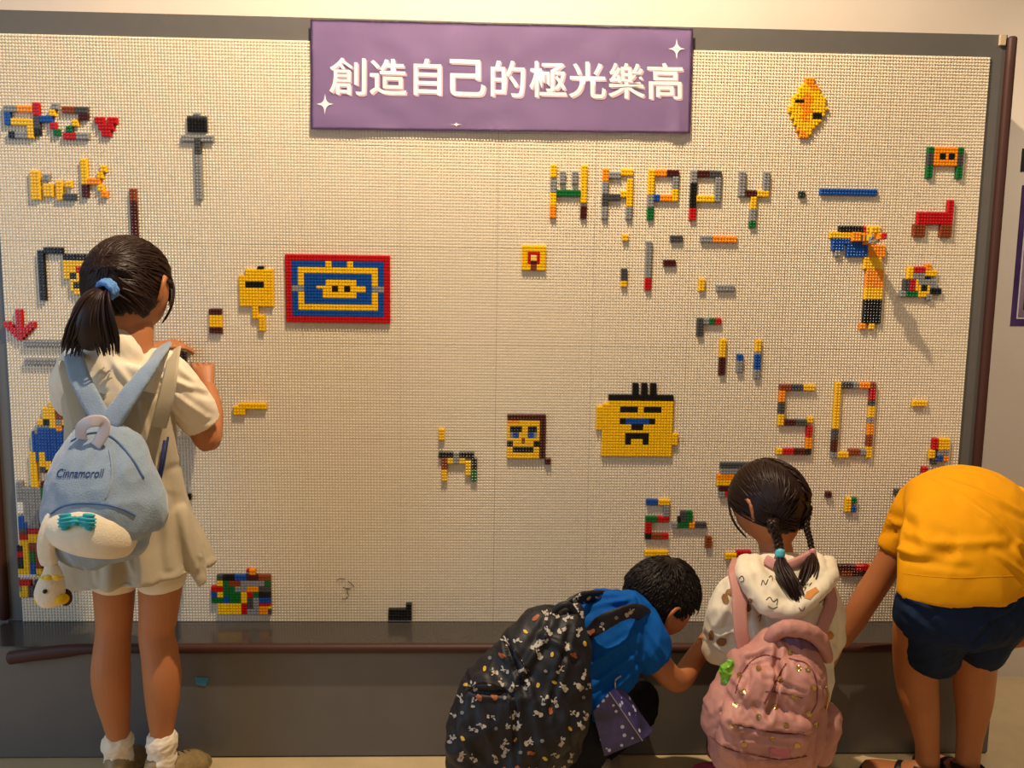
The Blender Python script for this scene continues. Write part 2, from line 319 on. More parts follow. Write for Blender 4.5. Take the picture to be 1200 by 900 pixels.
# ---------------------------------------------------------------- the setting
bm = bmesh.new(); box(bm, -2.6, .28, -.02, 4.6, .40, 3.2); o = put('wall_back', bm, M['wall']); o['kind'] = 'structure'
bm = bmesh.new(); box(bm, -2.6, -4.6, -.05, 4.6, .30, 0.0); o = put('floor', bm, M['floor']); o['kind'] = 'structure'
ARTS = [
('brick_letter', 'brick letter', 'large S of mixed toy bricks at the far upper left of the studded board', 'g4,22,4,2 o8,22,4,2 o12,22,1,2 b4,24,2,4 y6,26,4,2 y10,26,3,2 y11,28,2,4 k5,30,2,2 g7,30,4,2'),
('brick_letter', 'brick letter', 'K of toy bricks with red top and blue bar, between S and Z', 'r13,21,2,4 g19,21,2,2 y18,23,2,2 d13,25,2,4 b15,25,4,2 r18,27,2,2 k13,29,2,2 n19,29,2,2'),
('brick_letter', 'brick letter', 'Z of toy bricks with a brown top bar and a red and grey base', 'w22,22,4,2 d26,22,4,2 m27,24,3,2 y25,26,2,2 n23,28,2,2 r22,30,4,2 g26,30,4,2'),
('brick_heart', 'brick picture', 'small red toy brick heart right of the Z', 'r32,25,3,2 r36,25,2,4 r38,25,1,2 r33,27,3,2 r34,29,3,2'),
('brick_letter', 'brick letter', 'plain yellow toy brick letter l, leftmost of the four small yellow letters', 'y11,42,2,4 y13,42,1,4 y11,46,2,4 y13,46,1,4 y11,50,3,1'),
('brick_letter', 'brick letter', 'yellow toy brick letter i with a grey brick as its dot', 'g15,43,2,2 y15,46,2,4 y17,46,1,4'),
('brick_letter', 'brick letter', 'yellow toy brick letter c with a dark grey lower bar', 'y19,45,2,4 y22,45,2,2 y19,49,2,2 d21,49,4,2'),
('brick_letter', 'brick letter', 'tall yellow toy brick letter k with an orange joint and a brown foot', 'y27,38,2,4 y33,40,2,2 y27,42,2,4 y32,42,2,2 o29,44,4,2 m27,46,2,4 y32,46,2,2 o33,48,2,2'),
('brick_hammer', 'brick picture', 'grey long-handled toy brick hammer with a black head, upper left', 'g63,23,2,1 d61,24,4,1 d65,24,2,1 k61,25,4,2 k65,25,2,4 k61,27,4,2 g59,30,4,2 g63,30,4,1 g67,30,2,2 d63,31,2,4 g65,31,2,1 d63,35,2,1 g63,36,2,4 g63,40,2,4 g63,44,2,4 g63,48,2,2'),
('brick_stick', 'brick picture', 'brown upright toy brick stick rising above the standing girl', 'w42,47,2,4 m42,51,2,4 m42,55,2,4 m42,59,2,4 m42,63,2,2'),
('brick_portrait', 'brick picture', 'yellow toy brick face with black cap and red nose, left of the ponytail girl', 'y32,66,3,2 k20,68,4,2 k24,68,4,2 k28,68,4,2 k32,68,2,2 y20,70,4,2 y24,70,4,2 y28,70,4,2 y32,70,1,4 y20,72,4,2 r24,72,4,2 y28,72,4,2 y20,74,2,2 k22,74,2,2 y24,74,4,2 k28,74,3,2 y31,74,2,2 y22,76,4,1 y26,76,4,1 y30,76,2,4 y22,77,1,3 k23,77,4,2 k27,77,2,2 y29,77,1,4 y23,79,4,2 y27,79,2,2'),
('brick_pole', 'brick picture', 'black toy brick pole bent over at the top, left of the black-capped face', 'k14,66,4,2 k18,66,2,2 k12,67,2,4 k12,71,2,4 k12,75,2,4 k12,79,2,4'),
('brick_block', 'brick picture', 'small yellow toy brick block with brown top and bottom rows', 'm66,85,4,2 y66,87,4,2 y66,89,4,2 m66,91,4,2'),
('brick_arrow', 'brick picture', 'red toy brick arrow pointing down at the far left edge', 'r4,86,2,4 r0,90,2,2 r4,90,2,4 r8,90,2,2 r2,91,1,3 r7,91,1,3 r1,92,1,1 r3,92,1,3 r6,92,1,3 r8,92,1,1 r4,94,2,2'),
('brick_bar', 'brick bar', 'upper of the two long grey toy brick bars behind the girl in the white shirt', 'g6,96,4,2 g10,96,4,2 g14,96,4,2 g18,96,4,2'),
('brick_bar', 'brick bar', 'lower of the two long grey toy brick bars behind the girl in the white shirt', 'g6,102,4,2 g10,102,4,2 g14,102,4,2 g18,102,4,2'),
('brick_helmet', 'brick picture', 'yellow toy brick head with a black eye slot and stepped neck', 'k82,71,2,1 y78,72,4,2 y82,72,4,2 y86,72,1,4 y76,74,4,2 y80,74,4,2 y84,74,2,4 y76,76,2,4 k78,76,4,2 k82,76,2,2 y86,76,1,4 y78,78,4,2 y82,78,4,2 y76,80,4,2 y80,80,4,2 y84,80,2,4 y86,80,1,4 y76,82,4,2 y80,82,4,2 y80,84,2,4 y82,87,2,4 y82,91,2,1'),
('framed_brick_mosaic', 'brick picture', 'large rectangular toy brick mosaic in blue and yellow with a red border', 'r91,67,4,2 r95,67,4,2 r99,67,4,2 r103,67,4,2 r107,67,4,2 r111,67,4,2 r115,67,4,2 r119,67,4,2 r123,67,2,4 r91,69,2,4 b93,69,4,2 b97,69,4,2 b101,69,3,2 y104,69,2,4 b106,69,4,2 b110,69,1,2 y111,69,2,4 b113,69,4,2 b117,69,4,2 b121,69,2,4 b93,71,2,4 y95,71,4,2 y99,71,4,2 y103,71,1,2 y106,71,4,2 y110,71,1,2 y113,71,4,2 y117,71,4,2 r123,71,2,4 r91,73,2,4 y95,73,2,4 b97,73,4,2 b101,73,4,2 b105,73,4,2 b109,73,4,2 b113,73,4,2 b117,73,2,4 y119,73,2,4 b121,73,2,4 b93,75,2,2 b97,75,4,2 b101,75,3,2 y104,75,4,2 y108,75,4,2 y112,75,2,4 b114,75,3,2 r123,75,2,4 r91,77,2,4 g93,77,4,2 b97,77,4,2 y101,77,4,1 y105,77,1,4 k106,77,2,2 y108,77,2,4 k110,77,2,2 y114,77,3,2 b117,77,2,4 g119,77,4,2 b101,78,2,4 y103,78,2,3 b93,79,2,4 y95,79,2,4 b97,79,4,2 y106,79,2,2 y110,79,4,2 b114,79,2,4 b116,79,1,4 y119,79,2,4 b121,79,2,4 r123,79,2,4 r91,81,2,4 b97,81,4,2 b103,81,4,2 b107,81,4,2 b111,81,3,2 b117,81,2,2 b101,82,2,1 b93,83,2,4 y95,83,4,2 y99,83,4,2 y103,83,4,2 y107,83,4,2 y111,83,4,2 y115,83,4,2 y119,83,2,2 b121,83,2,4 r123,83,2,4 r91,85,2,4 b95,85,4,2 b99,85,4,2 b103,85,4,2 b107,85,4,2 b111,85,4,2 b115,85,4,2 b119,85,2,2 r93,87,4,2 r97,87,4,2 r101,87,4,2 r105,87,4,2 r109,87,4,2 r113,87,4,2 r117,87,4,2 r121,87,4,2'),
('brick_animal', 'brick picture', 'toy brick animal on thin legs with a yellow upright tail, lower middle', 'y141,124,2,4 k141,132,4,2 k145,132,1,2 g146,132,2,4 k148,132,4,2 k152,132,1,4 w142,134,2,4 y144,134,2,2 y148,134,2,2 k153,134,1,4 y150,135,2,4 k152,136,1,2 y142,138,2,4 n152,138,2,4 y150,139,2,1'),
('brick_portrait', 'brick picture', 'square yellow toy brick face with brown hair and blue eyes', 'm164,119,4,2 m168,119,4,2 m172,119,4,2 m176,119,1,4 o164,121,4,1 y168,121,4,2 y172,121,3,2 m175,121,1,4 y164,122,4,1 y164,123,1,4 k165,123,4,2 y169,123,2,4 k171,123,3,2 y174,123,1,4 m176,123,1,4 g165,125,1,2 b166,125,2,2 y168,125,1,4 b171,125,2,2 g173,125,1,2 m175,125,1,4 y164,127,4,1 w169,127,1,2 y170,127,3,2 y173,127,2,1 m176,127,1,4 k164,128,2,2 y166,128,2,2 k173,128,2,2 y168,129,4,1 y172,129,1,1 m175,129,1,4 y164,130,2,4 k166,130,4,2 k170,130,3,2 y173,130,2,4 m176,131,1,3 y166,132,4,2 y170,132,3,2 m175,133,1,1 m177,134,2,2'),
('brick_portrait', 'brick picture', 'big yellow toy brick face with black spiked hair and sad mouth', 'k206,108,2,4 k209,108,2,4 k212,108,2,4 k198,112,4,2 k202,112,4,2 k206,112,4,2 k210,112,4,2 k214,112,4,2 k218,112,2,2 y198,114,4,2 y202,114,4,2 y206,114,4,2 y210,114,4,2 y214,114,4,2 y218,114,2,4 y196,115,2,4 y194,116,2,4 y198,116,4,2 k202,116,4,2 k206,116,2,2 y208,116,2,4 k210,116,4,2 k214,116,2,2 y216,116,2,4 y198,118,4,2 y202,118,4,2 y206,118,2,2 y210,118,4,2 y214,118,2,4 y218,118,2,4 y196,119,2,4 y194,120,2,4 y198,120,4,2 k202,120,2,2 b204,120,4,2 b208,120,4,2 k212,120,2,2 y216,120,2,4 y198,122,4,2 y202,122,4,2 k206,122,4,2 y210,122,4,2 y214,122,2,4 y218,122,2,4 y196,123,2,4 y198,124,4,2 y202,124,2,4 y204,124,4,1 y208,124,4,1 y212,124,2,4 y216,124,2,4 k204,125,4,2 k208,125,4,2 y220,125,2,4 y198,126,4,2 y214,126,2,4 y218,126,2,4 y196,127,2,4 k204,127,2,2 y206,127,4,2 k210,127,2,2 y198,128,4,2 y202,128,2,4 y212,128,2,4 y216,128,2,4 y204,129,4,2 y208,129,4,2 y198,130,4,2 y214,130,2,3 y218,130,2,3 y196,131,2,2 y204,131,4,2 y208,131,4,2 y198,132,4,1 y202,132,2,1 y212,132,2,1 y216,132,2,1'),
('brick_square', 'brick picture', 'small yellow toy brick square with a red ring, left of the H', 'y168,63,4,2 y172,63,4,2 y168,65,2,4 r170,65,4,1 y174,65,2,4 r170,66,1,3 c171,66,2,2 r173,66,1,3 m171,68,2,1 y168,69,3,2 w171,69,2,2 y173,69,3,2'),
('brick_letter', 'brick letter', 'toy brick letter H with green crossbar and two grey stubs, first of the word HAPPY', 'y177,37,2,4 y187,37,2,4 g180,39,2,4 g184,39,2,4 y187,41,2,4 g177,42,2,4 n179,45,4,2 n183,45,4,2 y187,45,2,4 y177,46,2,4 o177,50,2,4 m187,50,2,4'),
('brick_letter', 'brick letter', 'yellow and grey toy brick letter A of the word HAPPY', 'o194,38,2,4 y200,38,4,2 g196,39,4,2 y202,41,2,4 g194,42,2,4 y200,45,4,2 d194,46,4,2 d198,46,2,2 y202,47,2,3 d194,48,2,2 g194,50,2,4 g202,50,2,4'),
('brick_letter', 'brick letter', 'toy brick letter P with a yellow stem ending in green, beside the A', 'y209,38,2,4 o211,38,4,2 m215,38,4,2 g217,40,2,4 y209,42,2,4 y217,44,2,4 g209,46,2,4 b211,46,2,2 o213,46,4,2 n209,50,2,4'),
('brick_letter', 'brick letter', 'toy brick letter P with a black and red stem, beside the Y', 'g223,38,2,4 m225,38,4,2 d229,38,4,2 g231,40,2,4 k223,42,2,4 g231,44,2,4 k223,46,2,4 y225,46,4,2 y229,46,2,2 r223,50,2,4'),
('brick_letter', 'brick letter', 'toy brick letter Y with grey arms and a green foot, last of the word HAPPY', 'g239,38,2,4 g247,38,2,4 g239,42,2,4 g247,42,2,2 m241,44,4,2 y245,44,4,2 y243,46,2,4 g243,50,2,4 n243,54,2,2'),
('toy_brick', 'toy brick', 'single small yellow toy brick under the letter A', 'y201,59,2,2'),
('toy_brick', 'toy brick', 'single dark grey toy brick under the black-stemmed P, above the maroon one', 'd217,59,4,2'),
('brick_bar', 'brick bar', 'short grey and orange toy brick bar under the letter Y', 'g227,59,4,2 o231,59,4,2 o235,59,4,2'),
('brick_stick', 'brick picture', 'upright grey toy brick stick with a red foot below HAPPY', 'g209,61,2,4 g209,65,2,4 g209,69,2,4 r209,73,2,4'),
('toy_brick', 'toy brick', 'single maroon toy brick below the dark grey one', 'm215,67,4,2'),
('brick_stub', 'brick picture', 'short upright pair of toy bricks, dark grey above yellow', 'd201,70,2,4 y201,74,2,2'),
('toy_brick', 'toy brick', 'single upright yellow toy brick left of the grey one', 'y227,73,2,4'),
('toy_brick', 'toy brick', 'single grey toy brick right of the upright yellow one', 'g233,75,4,2 g237,75,2,2'),
('brick_hook', 'brick picture', 'dark grey toy brick hook ending in green and red', 'd227,86,2,4 g229,86,2,2 n231,86,2,2 r233,86,2,2 d227,90,2,2'),
('brick_stick', 'brick picture', 'upright toy brick stick, yellow above maroon, under the grey hook', 'y235,93,2,4 y235,97,2,2 m235,99,2,4 m235,103,2,2'),
('brick_stub', 'brick picture', 'short blue and light grey toy brick stub between two upright sticks', 'b241,98,2,2 g241,100,2,4'),
('brick_stick', 'brick picture', 'upright toy brick stick of yellow, blue and light grey', 'y247,93,2,4 g247,97,2,1 b247,98,2,4 b247,102,2,1 g247,103,2,3'),
('brick_digit', 'brick digit', 'large digit 5 of mixed toy bricks', 'w256,108,4,2 d260,108,4,2 y264,108,4,2 o256,110,2,4 d256,114,2,4 y256,118,2,4 y266,119,2,2 m258,120,4,2 d262,120,4,2 r266,122,2,4 o266,126,2,4 y256,130,2,2 r258,130,4,2 m262,130,4,2 k266,130,2,2'),
('brick_digit', 'brick digit', 'large rectangular digit 0 of mixed toy bricks', 'y275,107,2,4 d277,107,4,2 g281,107,2,2 o283,107,4,2 w287,107,2,2 r287,109,2,4 y275,111,2,4 d287,113,2,2 y275,115,2,4 y287,115,2,4 y275,119,2,4 g287,119,2,2 o287,121,2,4 d275,123,2,4 w287,125,2,4 m275,127,2,4 y287,129,2,4 w281,130,4,2 g285,130,2,2 g275,131,2,2 y277,131,4,2'),
('brick_layers', 'brick picture', 'stack of grey, orange and maroon toy brick rows left of the braided head', 'd237,135,4,2 d241,135,4,2 d245,135,2,2 g237,137,4,2 g241,137,4,2 g245,137,4,2 o236,139,4,2 o240,139,4,2 o244,139,4,2 o248,139,1,2 y236,141,4,2 y240,141,4,2 y244,141,4,2 y248,141,1,2 m237,143,4,2 m241,143,4,2 m245,143,3,2 g237,145,2,2 r239,145,4,2'),
('toy_brick', 'toy brick', 'tiny dark brown toy brick right of the braided head', 'm274,145,2,2'),
('brick_block', 'brick picture', 'small toy brick block of yellow, green and blue beside the tiny brown brick', 'y281,147,2,4 n283,147,2,2 b283,150,2,2 y281,151,2,1'),
('brick_block', 'brick picture', 'dark grey toy brick block half hidden behind the yellow shirt', 'd298,144,4,2 d302,144,3,2 k299,146,4,2 k303,146,1,2'),
('brick_bar', 'brick bar', "maroon and red double-row toy brick bar behind the bent right figure's arm", 'm280,171,4,2 m284,171,2,2 r286,171,4,2 r290,171,1,2 y291,171,4,2 y295,171,3,2 b298,171,4,2 w281,173,4,2 m285,173,4,2 m289,173,1,2 y298,173,4,2'),
('brick_bar', 'brick bar', 'yellow and red toy brick bar behind the left shoulder of the braided girl', 'r244,166,4,2 r248,166,1,2 y240,167,4,2'),
('brick_animal', 'brick picture', 'green and dark grey toy brick shape on a thin foot bar, above the boy', 'd224,152,2,4 n226,152,2,4 k223,154,1,2 g221,156,2,2 n223,156,4,2 o227,156,2,2 d229,156,4,2'),
('brick_digit', 'brick digit', "toy brick letter E shape in blue, yellow, green and red, above the boy's head", 'b212,148,4,2 y216,148,4,2 g218,150,2,4 n212,154,4,2 r216,154,4,2 r212,156,2,4 k212,160,2,2 w214,160,4,2 r218,160,2,2 y212,166,4,2 y216,166,4,2'),
('toy_brick', 'toy brick', 'single rust-brown upright toy brick right of the green shape', 'w233,161,2,4'),
('brick_diamond', 'brick picture', 'yellow toy brick diamond with two black eyes at the upper right', 'o259,8,3,2 y258,10,2,3 o260,10,3,1 y257,11,1,4 y260,11,1,2 o261,11,3,1 y261,12,3,2 y256,13,1,2 y258,13,1,1 o259,13,2,4 y264,13,1,4 y255,14,1,4 o258,14,1,1 o261,14,1,2 y262,14,2,4 y265,14,1,4 k256,15,3,1 y256,16,1,4 o257,16,2,1 y261,16,1,2 y254,17,1,2 y257,17,1,4 o258,17,3,1 y264,17,1,2 y266,17,1,1 y255,18,1,3 y258,18,1,2 o259,18,2,2 o261,18,1,1 y262,18,2,1 y265,18,1,2 y261,19,1,4 k262,19,3,2 y256,20,1,3 o258,20,2,1 y260,20,1,1 y257,21,2,3 o259,21,2,1 y262,21,2,2 y264,21,1,1 y259,22,2,3 y261,23,1,3 y262,23,1,1 o257,24,1,1 y258,24,1,1 o258,25,2,2 y260,25,1,1 o260,26,1,1'),
('brick_bar', 'brick bar', 'long plain blue toy brick bar below the yellow diamond', 'b266,43,4,2 b270,43,4,2 b274,43,4,2 b278,43,4,2 b282,43,3,2'),
('toy_brick', 'toy brick', 'tiny dark green toy brick left of the long blue bar', 'q259,44,2,2'),
('brick_table', 'brick picture', 'orange toy brick face between two green posts, upper right', 'n301,29,2,2 o303,29,4,2 o307,29,4,2 n311,29,2,2 d301,31,2,4 o303,31,2,4 k305,31,2,2 o307,31,1,4 k308,31,2,2 o310,31,1,4 d311,31,2,4 o305,33,2,2 o308,33,2,2 n301,35,2,4 n311,35,2,4'),
('brick_animal', 'brick picture', 'red toy brick horse with two brown feet', 'r309,46,2,4 r299,50,4,2 r303,50,4,2 r307,50,4,2 r299,52,4,2 r303,52,4,2 r307,52,4,2 w298,54,4,2 w307,54,4,2 w298,56,4,2 w307,56,4,2'),
('brick_giraffe', 'brick picture', 'tall orange toy brick figure with blue wing and a rod sticking out', 'k273,55,4,2 k277,55,4,2 r281,55,1,2 y282,55,4,2 y286,55,1,2 y270,57,4,2 y274,57,4,2 y278,57,3,2 o281,57,4,2 b271,59,4,2 b275,59,4,2 b279,59,2,4 o281,59,4,2 b271,61,4,2 b276,61,2,4 b278,61,1,4 b281,61,2,4 o283,61,4,2 o287,61,2,4 g272,63,2,2 b279,63,2,2 o283,63,4,2 y282,65,4,2 y286,65,2,4 y282,67,4,2 o283,69,4,2 o287,69,2,4 o283,71,4,2 o283,73,4,2 o287,73,2,2 y283,75,4,2 y287,75,2,4 y283,77,4,2 k283,79,4,2 k287,79,2,4 k283,81,4,2 k283,83,4,2 k287,83,2,4 k283,85,4,2 o282,87,2,2 y285,87,2,2'),
('brick_bird', 'brick picture', 'round toy brick bird of yellow, red, grey and green at the right', 'o303,67,2,2 y297,68,2,4 r299,68,4,2 y303,69,4,2 g299,70,4,2 k303,71,2,1 d296,72,2,4 r298,72,2,4 y300,72,1,4 g301,72,4,2 g305,72,2,3 y301,74,1,4 k302,74,2,2 y304,74,1,3 k305,75,4,2 g295,76,2,2 n297,76,4,2 y302,76,2,2 g304,77,2,2'),
('toy_brick', 'toy brick', 'single flat yellow toy brick right of the digit 0', 'y302,113,4,2 y306,113,1,2'),
('brick_block', 'brick picture', 'red, yellow and blue toy brick block just above the yellow shirt', 'r310,126,2,4 y312,126,4,2 y312,128,4,2 y309,130,2,3 g312,130,4,2 b312,132,2,2 o314,132,2,2 d310,133,2,2'),
('toy_brick', 'toy brick', 'single red toy brick peeking out above the left slope of the yellow shirt', 'r307,136,2,2'),
('brick_mosaic', 'brick picture', 'patchwork toy brick rectangle with a green centre at the bottom left', 'r76,173,1,1 o77,173,2,2 d66,175,2,2 k68,175,4,2 b72,175,4,2 m76,175,4,2 w80,175,4,2 y66,177,2,2 n68,177,2,4 w70,177,4,2 g74,177,4,2 g78,177,4,2 n82,177,2,2 r64,179,4,2 n70,179,2,4 g72,179,4,2 o76,179,4,2 d80,179,4,2 b64,181,2,2 y66,181,2,2 n68,181,2,2 n72,181,2,4 y74,181,2,4 r76,181,2,2 n78,181,2,2 k80,181,4,2 n64,183,4,2 b68,183,2,2 n70,183,2,2 d76,183,2,4 g78,183,2,4 b80,183,4,2 y66,185,4,2 y70,185,4,2 r74,185,2,4 r80,185,4,1 o80,186,3,2 y83,186,1,1 y66,187,4,2 y70,187,4,2 g76,187,4,2 d83,187,1,2 o80,188,3,1'),
('brick_chimney', 'brick picture', 'black toy brick hut with a small chimney on the bottom edge, middle', 'k130,185,2,4 k124,187,4,2 k128,187,2,4 k124,189,4,2 k130,189,2,2'),
('toy_brick', 'toy brick', 'tiny black toy brick right of the blue plush backpack', 'k57,147,1,2'),
('brick_parrot', 'brick picture', 'blue and yellow toy brick bird behind the backpack of the ponytail girl', 'y13,116,4,2 y11,118,4,2 w15,118,4,2 y11,120,4,2 w15,120,4,2 y9,122,2,2 k11,122,2,2 y13,122,2,3 g15,122,2,2 y17,122,2,2 o15,124,2,2 g8,125,1,2 b9,125,4,2 b13,125,2,4 b17,125,2,4 b19,125,1,4 b7,126,1,4 b15,126,2,4 b8,127,4,2 b12,127,1,4 b8,129,4,2 b13,129,2,4 b17,129,2,4 b19,129,1,4 b7,130,1,3 b15,130,2,4 b8,131,4,2 b12,131,1,4 y6,133,2,4 b8,133,1,3 y9,133,2,4 b11,133,1,3 b13,133,2,3 b17,133,3,2 b15,134,2,2 b12,135,1,1 b17,135,3,1 y11,136,2,3 y6,137,2,4 y9,137,2,1 d9,138,2,2 y6,141,2,4'),
('brick_tower', 'brick picture', 'tall patchwork toy brick tower with grey walls at the lower left edge', 'g1,143,2,4 m9,143,2,2 g3,145,4,2 g7,145,2,4 n9,145,2,4 g1,147,4,2 g5,147,2,4 g1,149,4,1 g7,149,2,4 n9,149,2,3 h1,150,2,4 g3,150,2,4 g5,151,2,4 y9,152,2,4 g7,153,2,3 g3,154,2,3 b1,155,2,4 g5,155,2,4 g7,156,1,3 m8,156,2,3 b3,157,1,2 g4,157,1,2 d1,159,3,2 r4,159,4,2 r1,161,3,2 y4,161,4,2 y1,163,3,2 y4,163,4,1 w4,164,4,2 k0,165,2,2 y2,165,2,4 w4,166,4,1 r0,167,2,2 n4,167,2,4 w6,167,2,4 k0,169,2,4 y2,169,2,4 b4,171,2,4 w6,171,2,2 y0,173,4,2 y6,173,2,2 h0,175,4,1 h4,175,2,1 r0,177,4,2 d5,177,2,2 g0,179,1,2 y1,179,2,4 d3,179,2,4 y0,181,1,2'),
('brick_block', 'brick picture', "small yellow stepped toy brick piece right of the standing child's elbow", 'y75,116,4,2 y79,116,4,2 y83,116,1,2 y73,117,2,3 y75,118,2,2'),
]
# ---------------------------------------------------------------- board, plinth, guards
X1 = 2.56; Z0 = PL; Z1 = PL+1.536
plinth = thing('display_plinth', 'long low grey plinth under the studded board, on the floor', 'plinth', (1.2, 0, 0))
bm = bmesh.new(); box(bm, -0.95, -.155, .004, 2.61, .278, PL-.004, .0015); put('front_panel', bm, mat('plinth laminate', (104, 99, 94), .4, .45, .05, 12, .12, 400, .0004), plinth)
bm = bmesh.new(); box(bm, -0.95, -.156, PL-.004, 2.61, .278, PL, .0008); put('ledge', bm, M['grey_ledge'], plinth, kind=None)
bm = bmesh.new(); box(bm, -0.95, -.150, .0, 2.61, .27, .004); put('base_strip', bm, M['foam'], plinth)
bm = bmesh.new()
gp = [at(12, 771, -.172)] + [at(40, 767, -.170)] + [at(75, 763, -.168), at(110, 760, -.166)]
zz = PL+.002
pts = gp + [Vector((x, -.164, zz-.003)) for x in (0.42, .8, 1.3, 1.8, 2.2, 2.55)]
loft(bm, [(*p, (.017 if i < 3 else .0125), .013) for i, p in enumerate(pts)], seg=14, n=6, side=(0, 0, 1))
put('edge_guard', bm, M['foam'], plinth, True)
bm = bmesh.new()
p = at(236, 798, -.1562)
for a, b, c in (((-8, -5), (9, -4), (5, 6)), ((-8, -5), (5, 6), (-6, 4))):
    bm.faces.new([bm.verts.new(at(236+u, 798+v, -.1562)) for u, v in (a, b, c)])
bmesh.ops.remove_doubles(bm, verts=bm.verts, dist=1e-5)
bmesh.ops.solidify(bm, geom=bm.faces[:], thickness=.0005)
o = put('sticker', bm, mat('blue sticker', (60, 130, 165), .4), plinth); o['label'] = 'small torn blue sticker'
wallb = thing('brick_wall_board', 'large cream studded play board in a grey box frame against the wall', 'board', (1.28, 0, PL))
bm = bmesh.new()
box(bm, -.042, .0035, Z0, X1+.044, .278, Z1+.058, .0015); put('frame_box', bm, M['grey'], wallb)
for sx, xx in ((1, X1+.052), (-1, -.047)):
    bm = bmesh.new(); loft(bm, [(xx, -.002, Z0+.012, .0125, .012), (xx, -.002, 1.2, .0125, .012), (xx, -.002, Z1+.046, .0125, .012)], seg=14, n=6, side=(1, 0, 0), cap=True)
    put('edge_guard', bm, M['foam'], wallb, True)
bm = bmesh.new(); box(bm, X1+.020, -.004, Z1+.030, X1+.036, .004, Z1+.056, .001); put('corner_clip', bm, mat('clip', (200, 180, 150), .5), wallb)
# one plate: 32 x 32 studs
P8 = .008
bm = bmesh.new(); box(bm, .0003, 0, .0003, .2557, .0034, .2557)
me_plate = bpy.data.meshes.new('baseplate'); bm.to_mesh(me_plate); bm.free(); me_plate.materials.append(M['board'])
vs, fs = [], []
def stud(vs, fs, cx, cz, y0, y1, r=.0029, n=8):
    b = len(vs)
    for y, q in ((y0, r), (y1+.0007, r), (y1, r-.0008)):
        for k in range(n):
            a = 2*math.pi*(k+.5)/n; vs.append((cx+q*math.cos(a), y, cz+q*math.sin(a)))
    for j in (0, n):
        for k in range(n): fs.append((b+j+k, b+j+(k+1) % n, b+j+n+(k+1) % n, b+j+n+k))
    fs.append(tuple(b+2*n+k for k in range(n)))
for i in range(32):
    for j in range(32): stud(vs, fs, (i+.5)*P8, (j+.5)*P8, 0, -.0031, n=8)
me_studs = bpy.data.meshes.new('studs'); me_studs.from_pydata(vs, [], fs); me_studs.update(); me_studs.materials.append(M['board'])
for i in range(10):
    for j in range(6):
        o = bpy.data.objects.new('baseplate', me_plate); COL.objects.link(o); o.parent = wallb
        o.location = (i*.256-1.28, 0, j*.256)
        s = bpy.data.objects.new('studs', me_studs); COL.objects.link(s); s.parent = o; s['kind'] = 'stuff'
# ---------------------------------------------------------------- toy bricks
BM = {}
def brick_mesh(c, w, h):
    if (c, w, h) in BM: return BM[c, w, h]
    vs, fs = [], []
    W, H, g, D = w*P8, h*P8, .00012, .0096
    e = .0004
    x0, x1, z0, z1 = -W/2+g, W/2-g, -H/2+g, H/2-g
    for (a, y) in ((0, -.0001), (0, -D+e), (e, -D)):
        vs += [(x0+a, y, z0+a), (x1-a, y, z0+a), (x1-a, y, z1-a), (x0+a, y, z1-a)]
    for L in (0, 4):
        for k in range(4): fs.append((L+k, L+(k+1) % 4, L+4+(k+1) % 4, L+4+k))
    fs.append((8, 9, 10, 11))
    for i in range(w):
        for j in range(h): stud(vs, fs, -W/2+(i+.5)*P8, -H/2+(j+.5)*P8, -D, -D-.0022, n=8)
    me = bpy.data.meshes.new('brick'); me.from_pydata(vs, [], fs); me.update(); me.materials.append(M['b'+c]); BM[c, w, h] = me
    return me
def bpos(x, y, w, h, d=0): return Vector(((x+w/2)*P8, -.0001-d*.0096, Z1-(y+h/2)*P8))
figure = None
for name, cat, label, data in ARTS:
    bl = [(t[0], *map(int, t[1:].split(','))) for t in data.split()]
    x0 = min(b[1] for b in bl); y0 = min(b[2] for b in bl); x1 = max(b[1]+b[3] for b in bl); y1 = max(b[2]+b[4] for b in bl)
    if name == 'toy_brick':
        o = bpy.data.objects.new(name, brick_mesh(bl[0][0], x1-x0, y1-y0)); COL.objects.link(o); o.location = bpos(x0, y0, x1-x0, y1-y0); tag(o, label, cat); continue
    t = thing(name, label, cat, ((x0+x1)/2*P8, 0, Z1-y1*P8))
    if name == 'brick_giraffe': figure = (t, x0, y0)
    for c, x, y, ww, hh in bl:
        o = bpy.data.objects.new('brick', brick_mesh(c, ww, hh)); COL.objects.link(o); o.parent = t; o.location = bpos(x, y, ww, hh)-t.location
# the rod of stacked bricks that sticks out of the tall orange figure, with its odd head
t, fx, fy = figure
rx, ry = 280, 58
rodc = 'oydogydoyo'
for k in range(1, 12):
    o = bpy.data.objects.new('brick', brick_mesh(rodc[(k*3) % 10], 2, 2)); COL.objects.link(o); o.parent = t; o.location = bpos(rx, ry, 2, 2, k)-t.location
for c, dx, dy, ww, hh, k in (('o', -3, -1, 3, 3, 1), ('y', -2, -2, 2, 2, 10), ('g', -1, 1, 2, 2, 8), ('r', 1, 0, 1, 2, 12), ('d', 2, 0, 1, 2, 9), ('g', -1, 2, 2, 1, 10)):
    o = bpy.data.objects.new('brick', brick_mesh(c, ww, hh)); COL.objects.link(o); o.parent = t; o.location = bpos(rx+dx, ry+dy, ww, hh, k)-t.location
# small marker doodle on the plates
bm = bmesh.new()
for st_ in (((395, 680), (398, 678), (404, 678.5)), ((408, 681), (412, 684), (415, 688)), ((402, 688), (406, 690), (411, 690)), ((407, 689), (407, 695), (409, 698)), ((407, 699), (405, 702), (401, 701))): tube(bm, [at(a, b, -.0034) for a, b in st_], .0009, 6, 3)
o = put('pen_mark', bm, mat('brown marker ink', (70, 40, 36), .7), wallb)
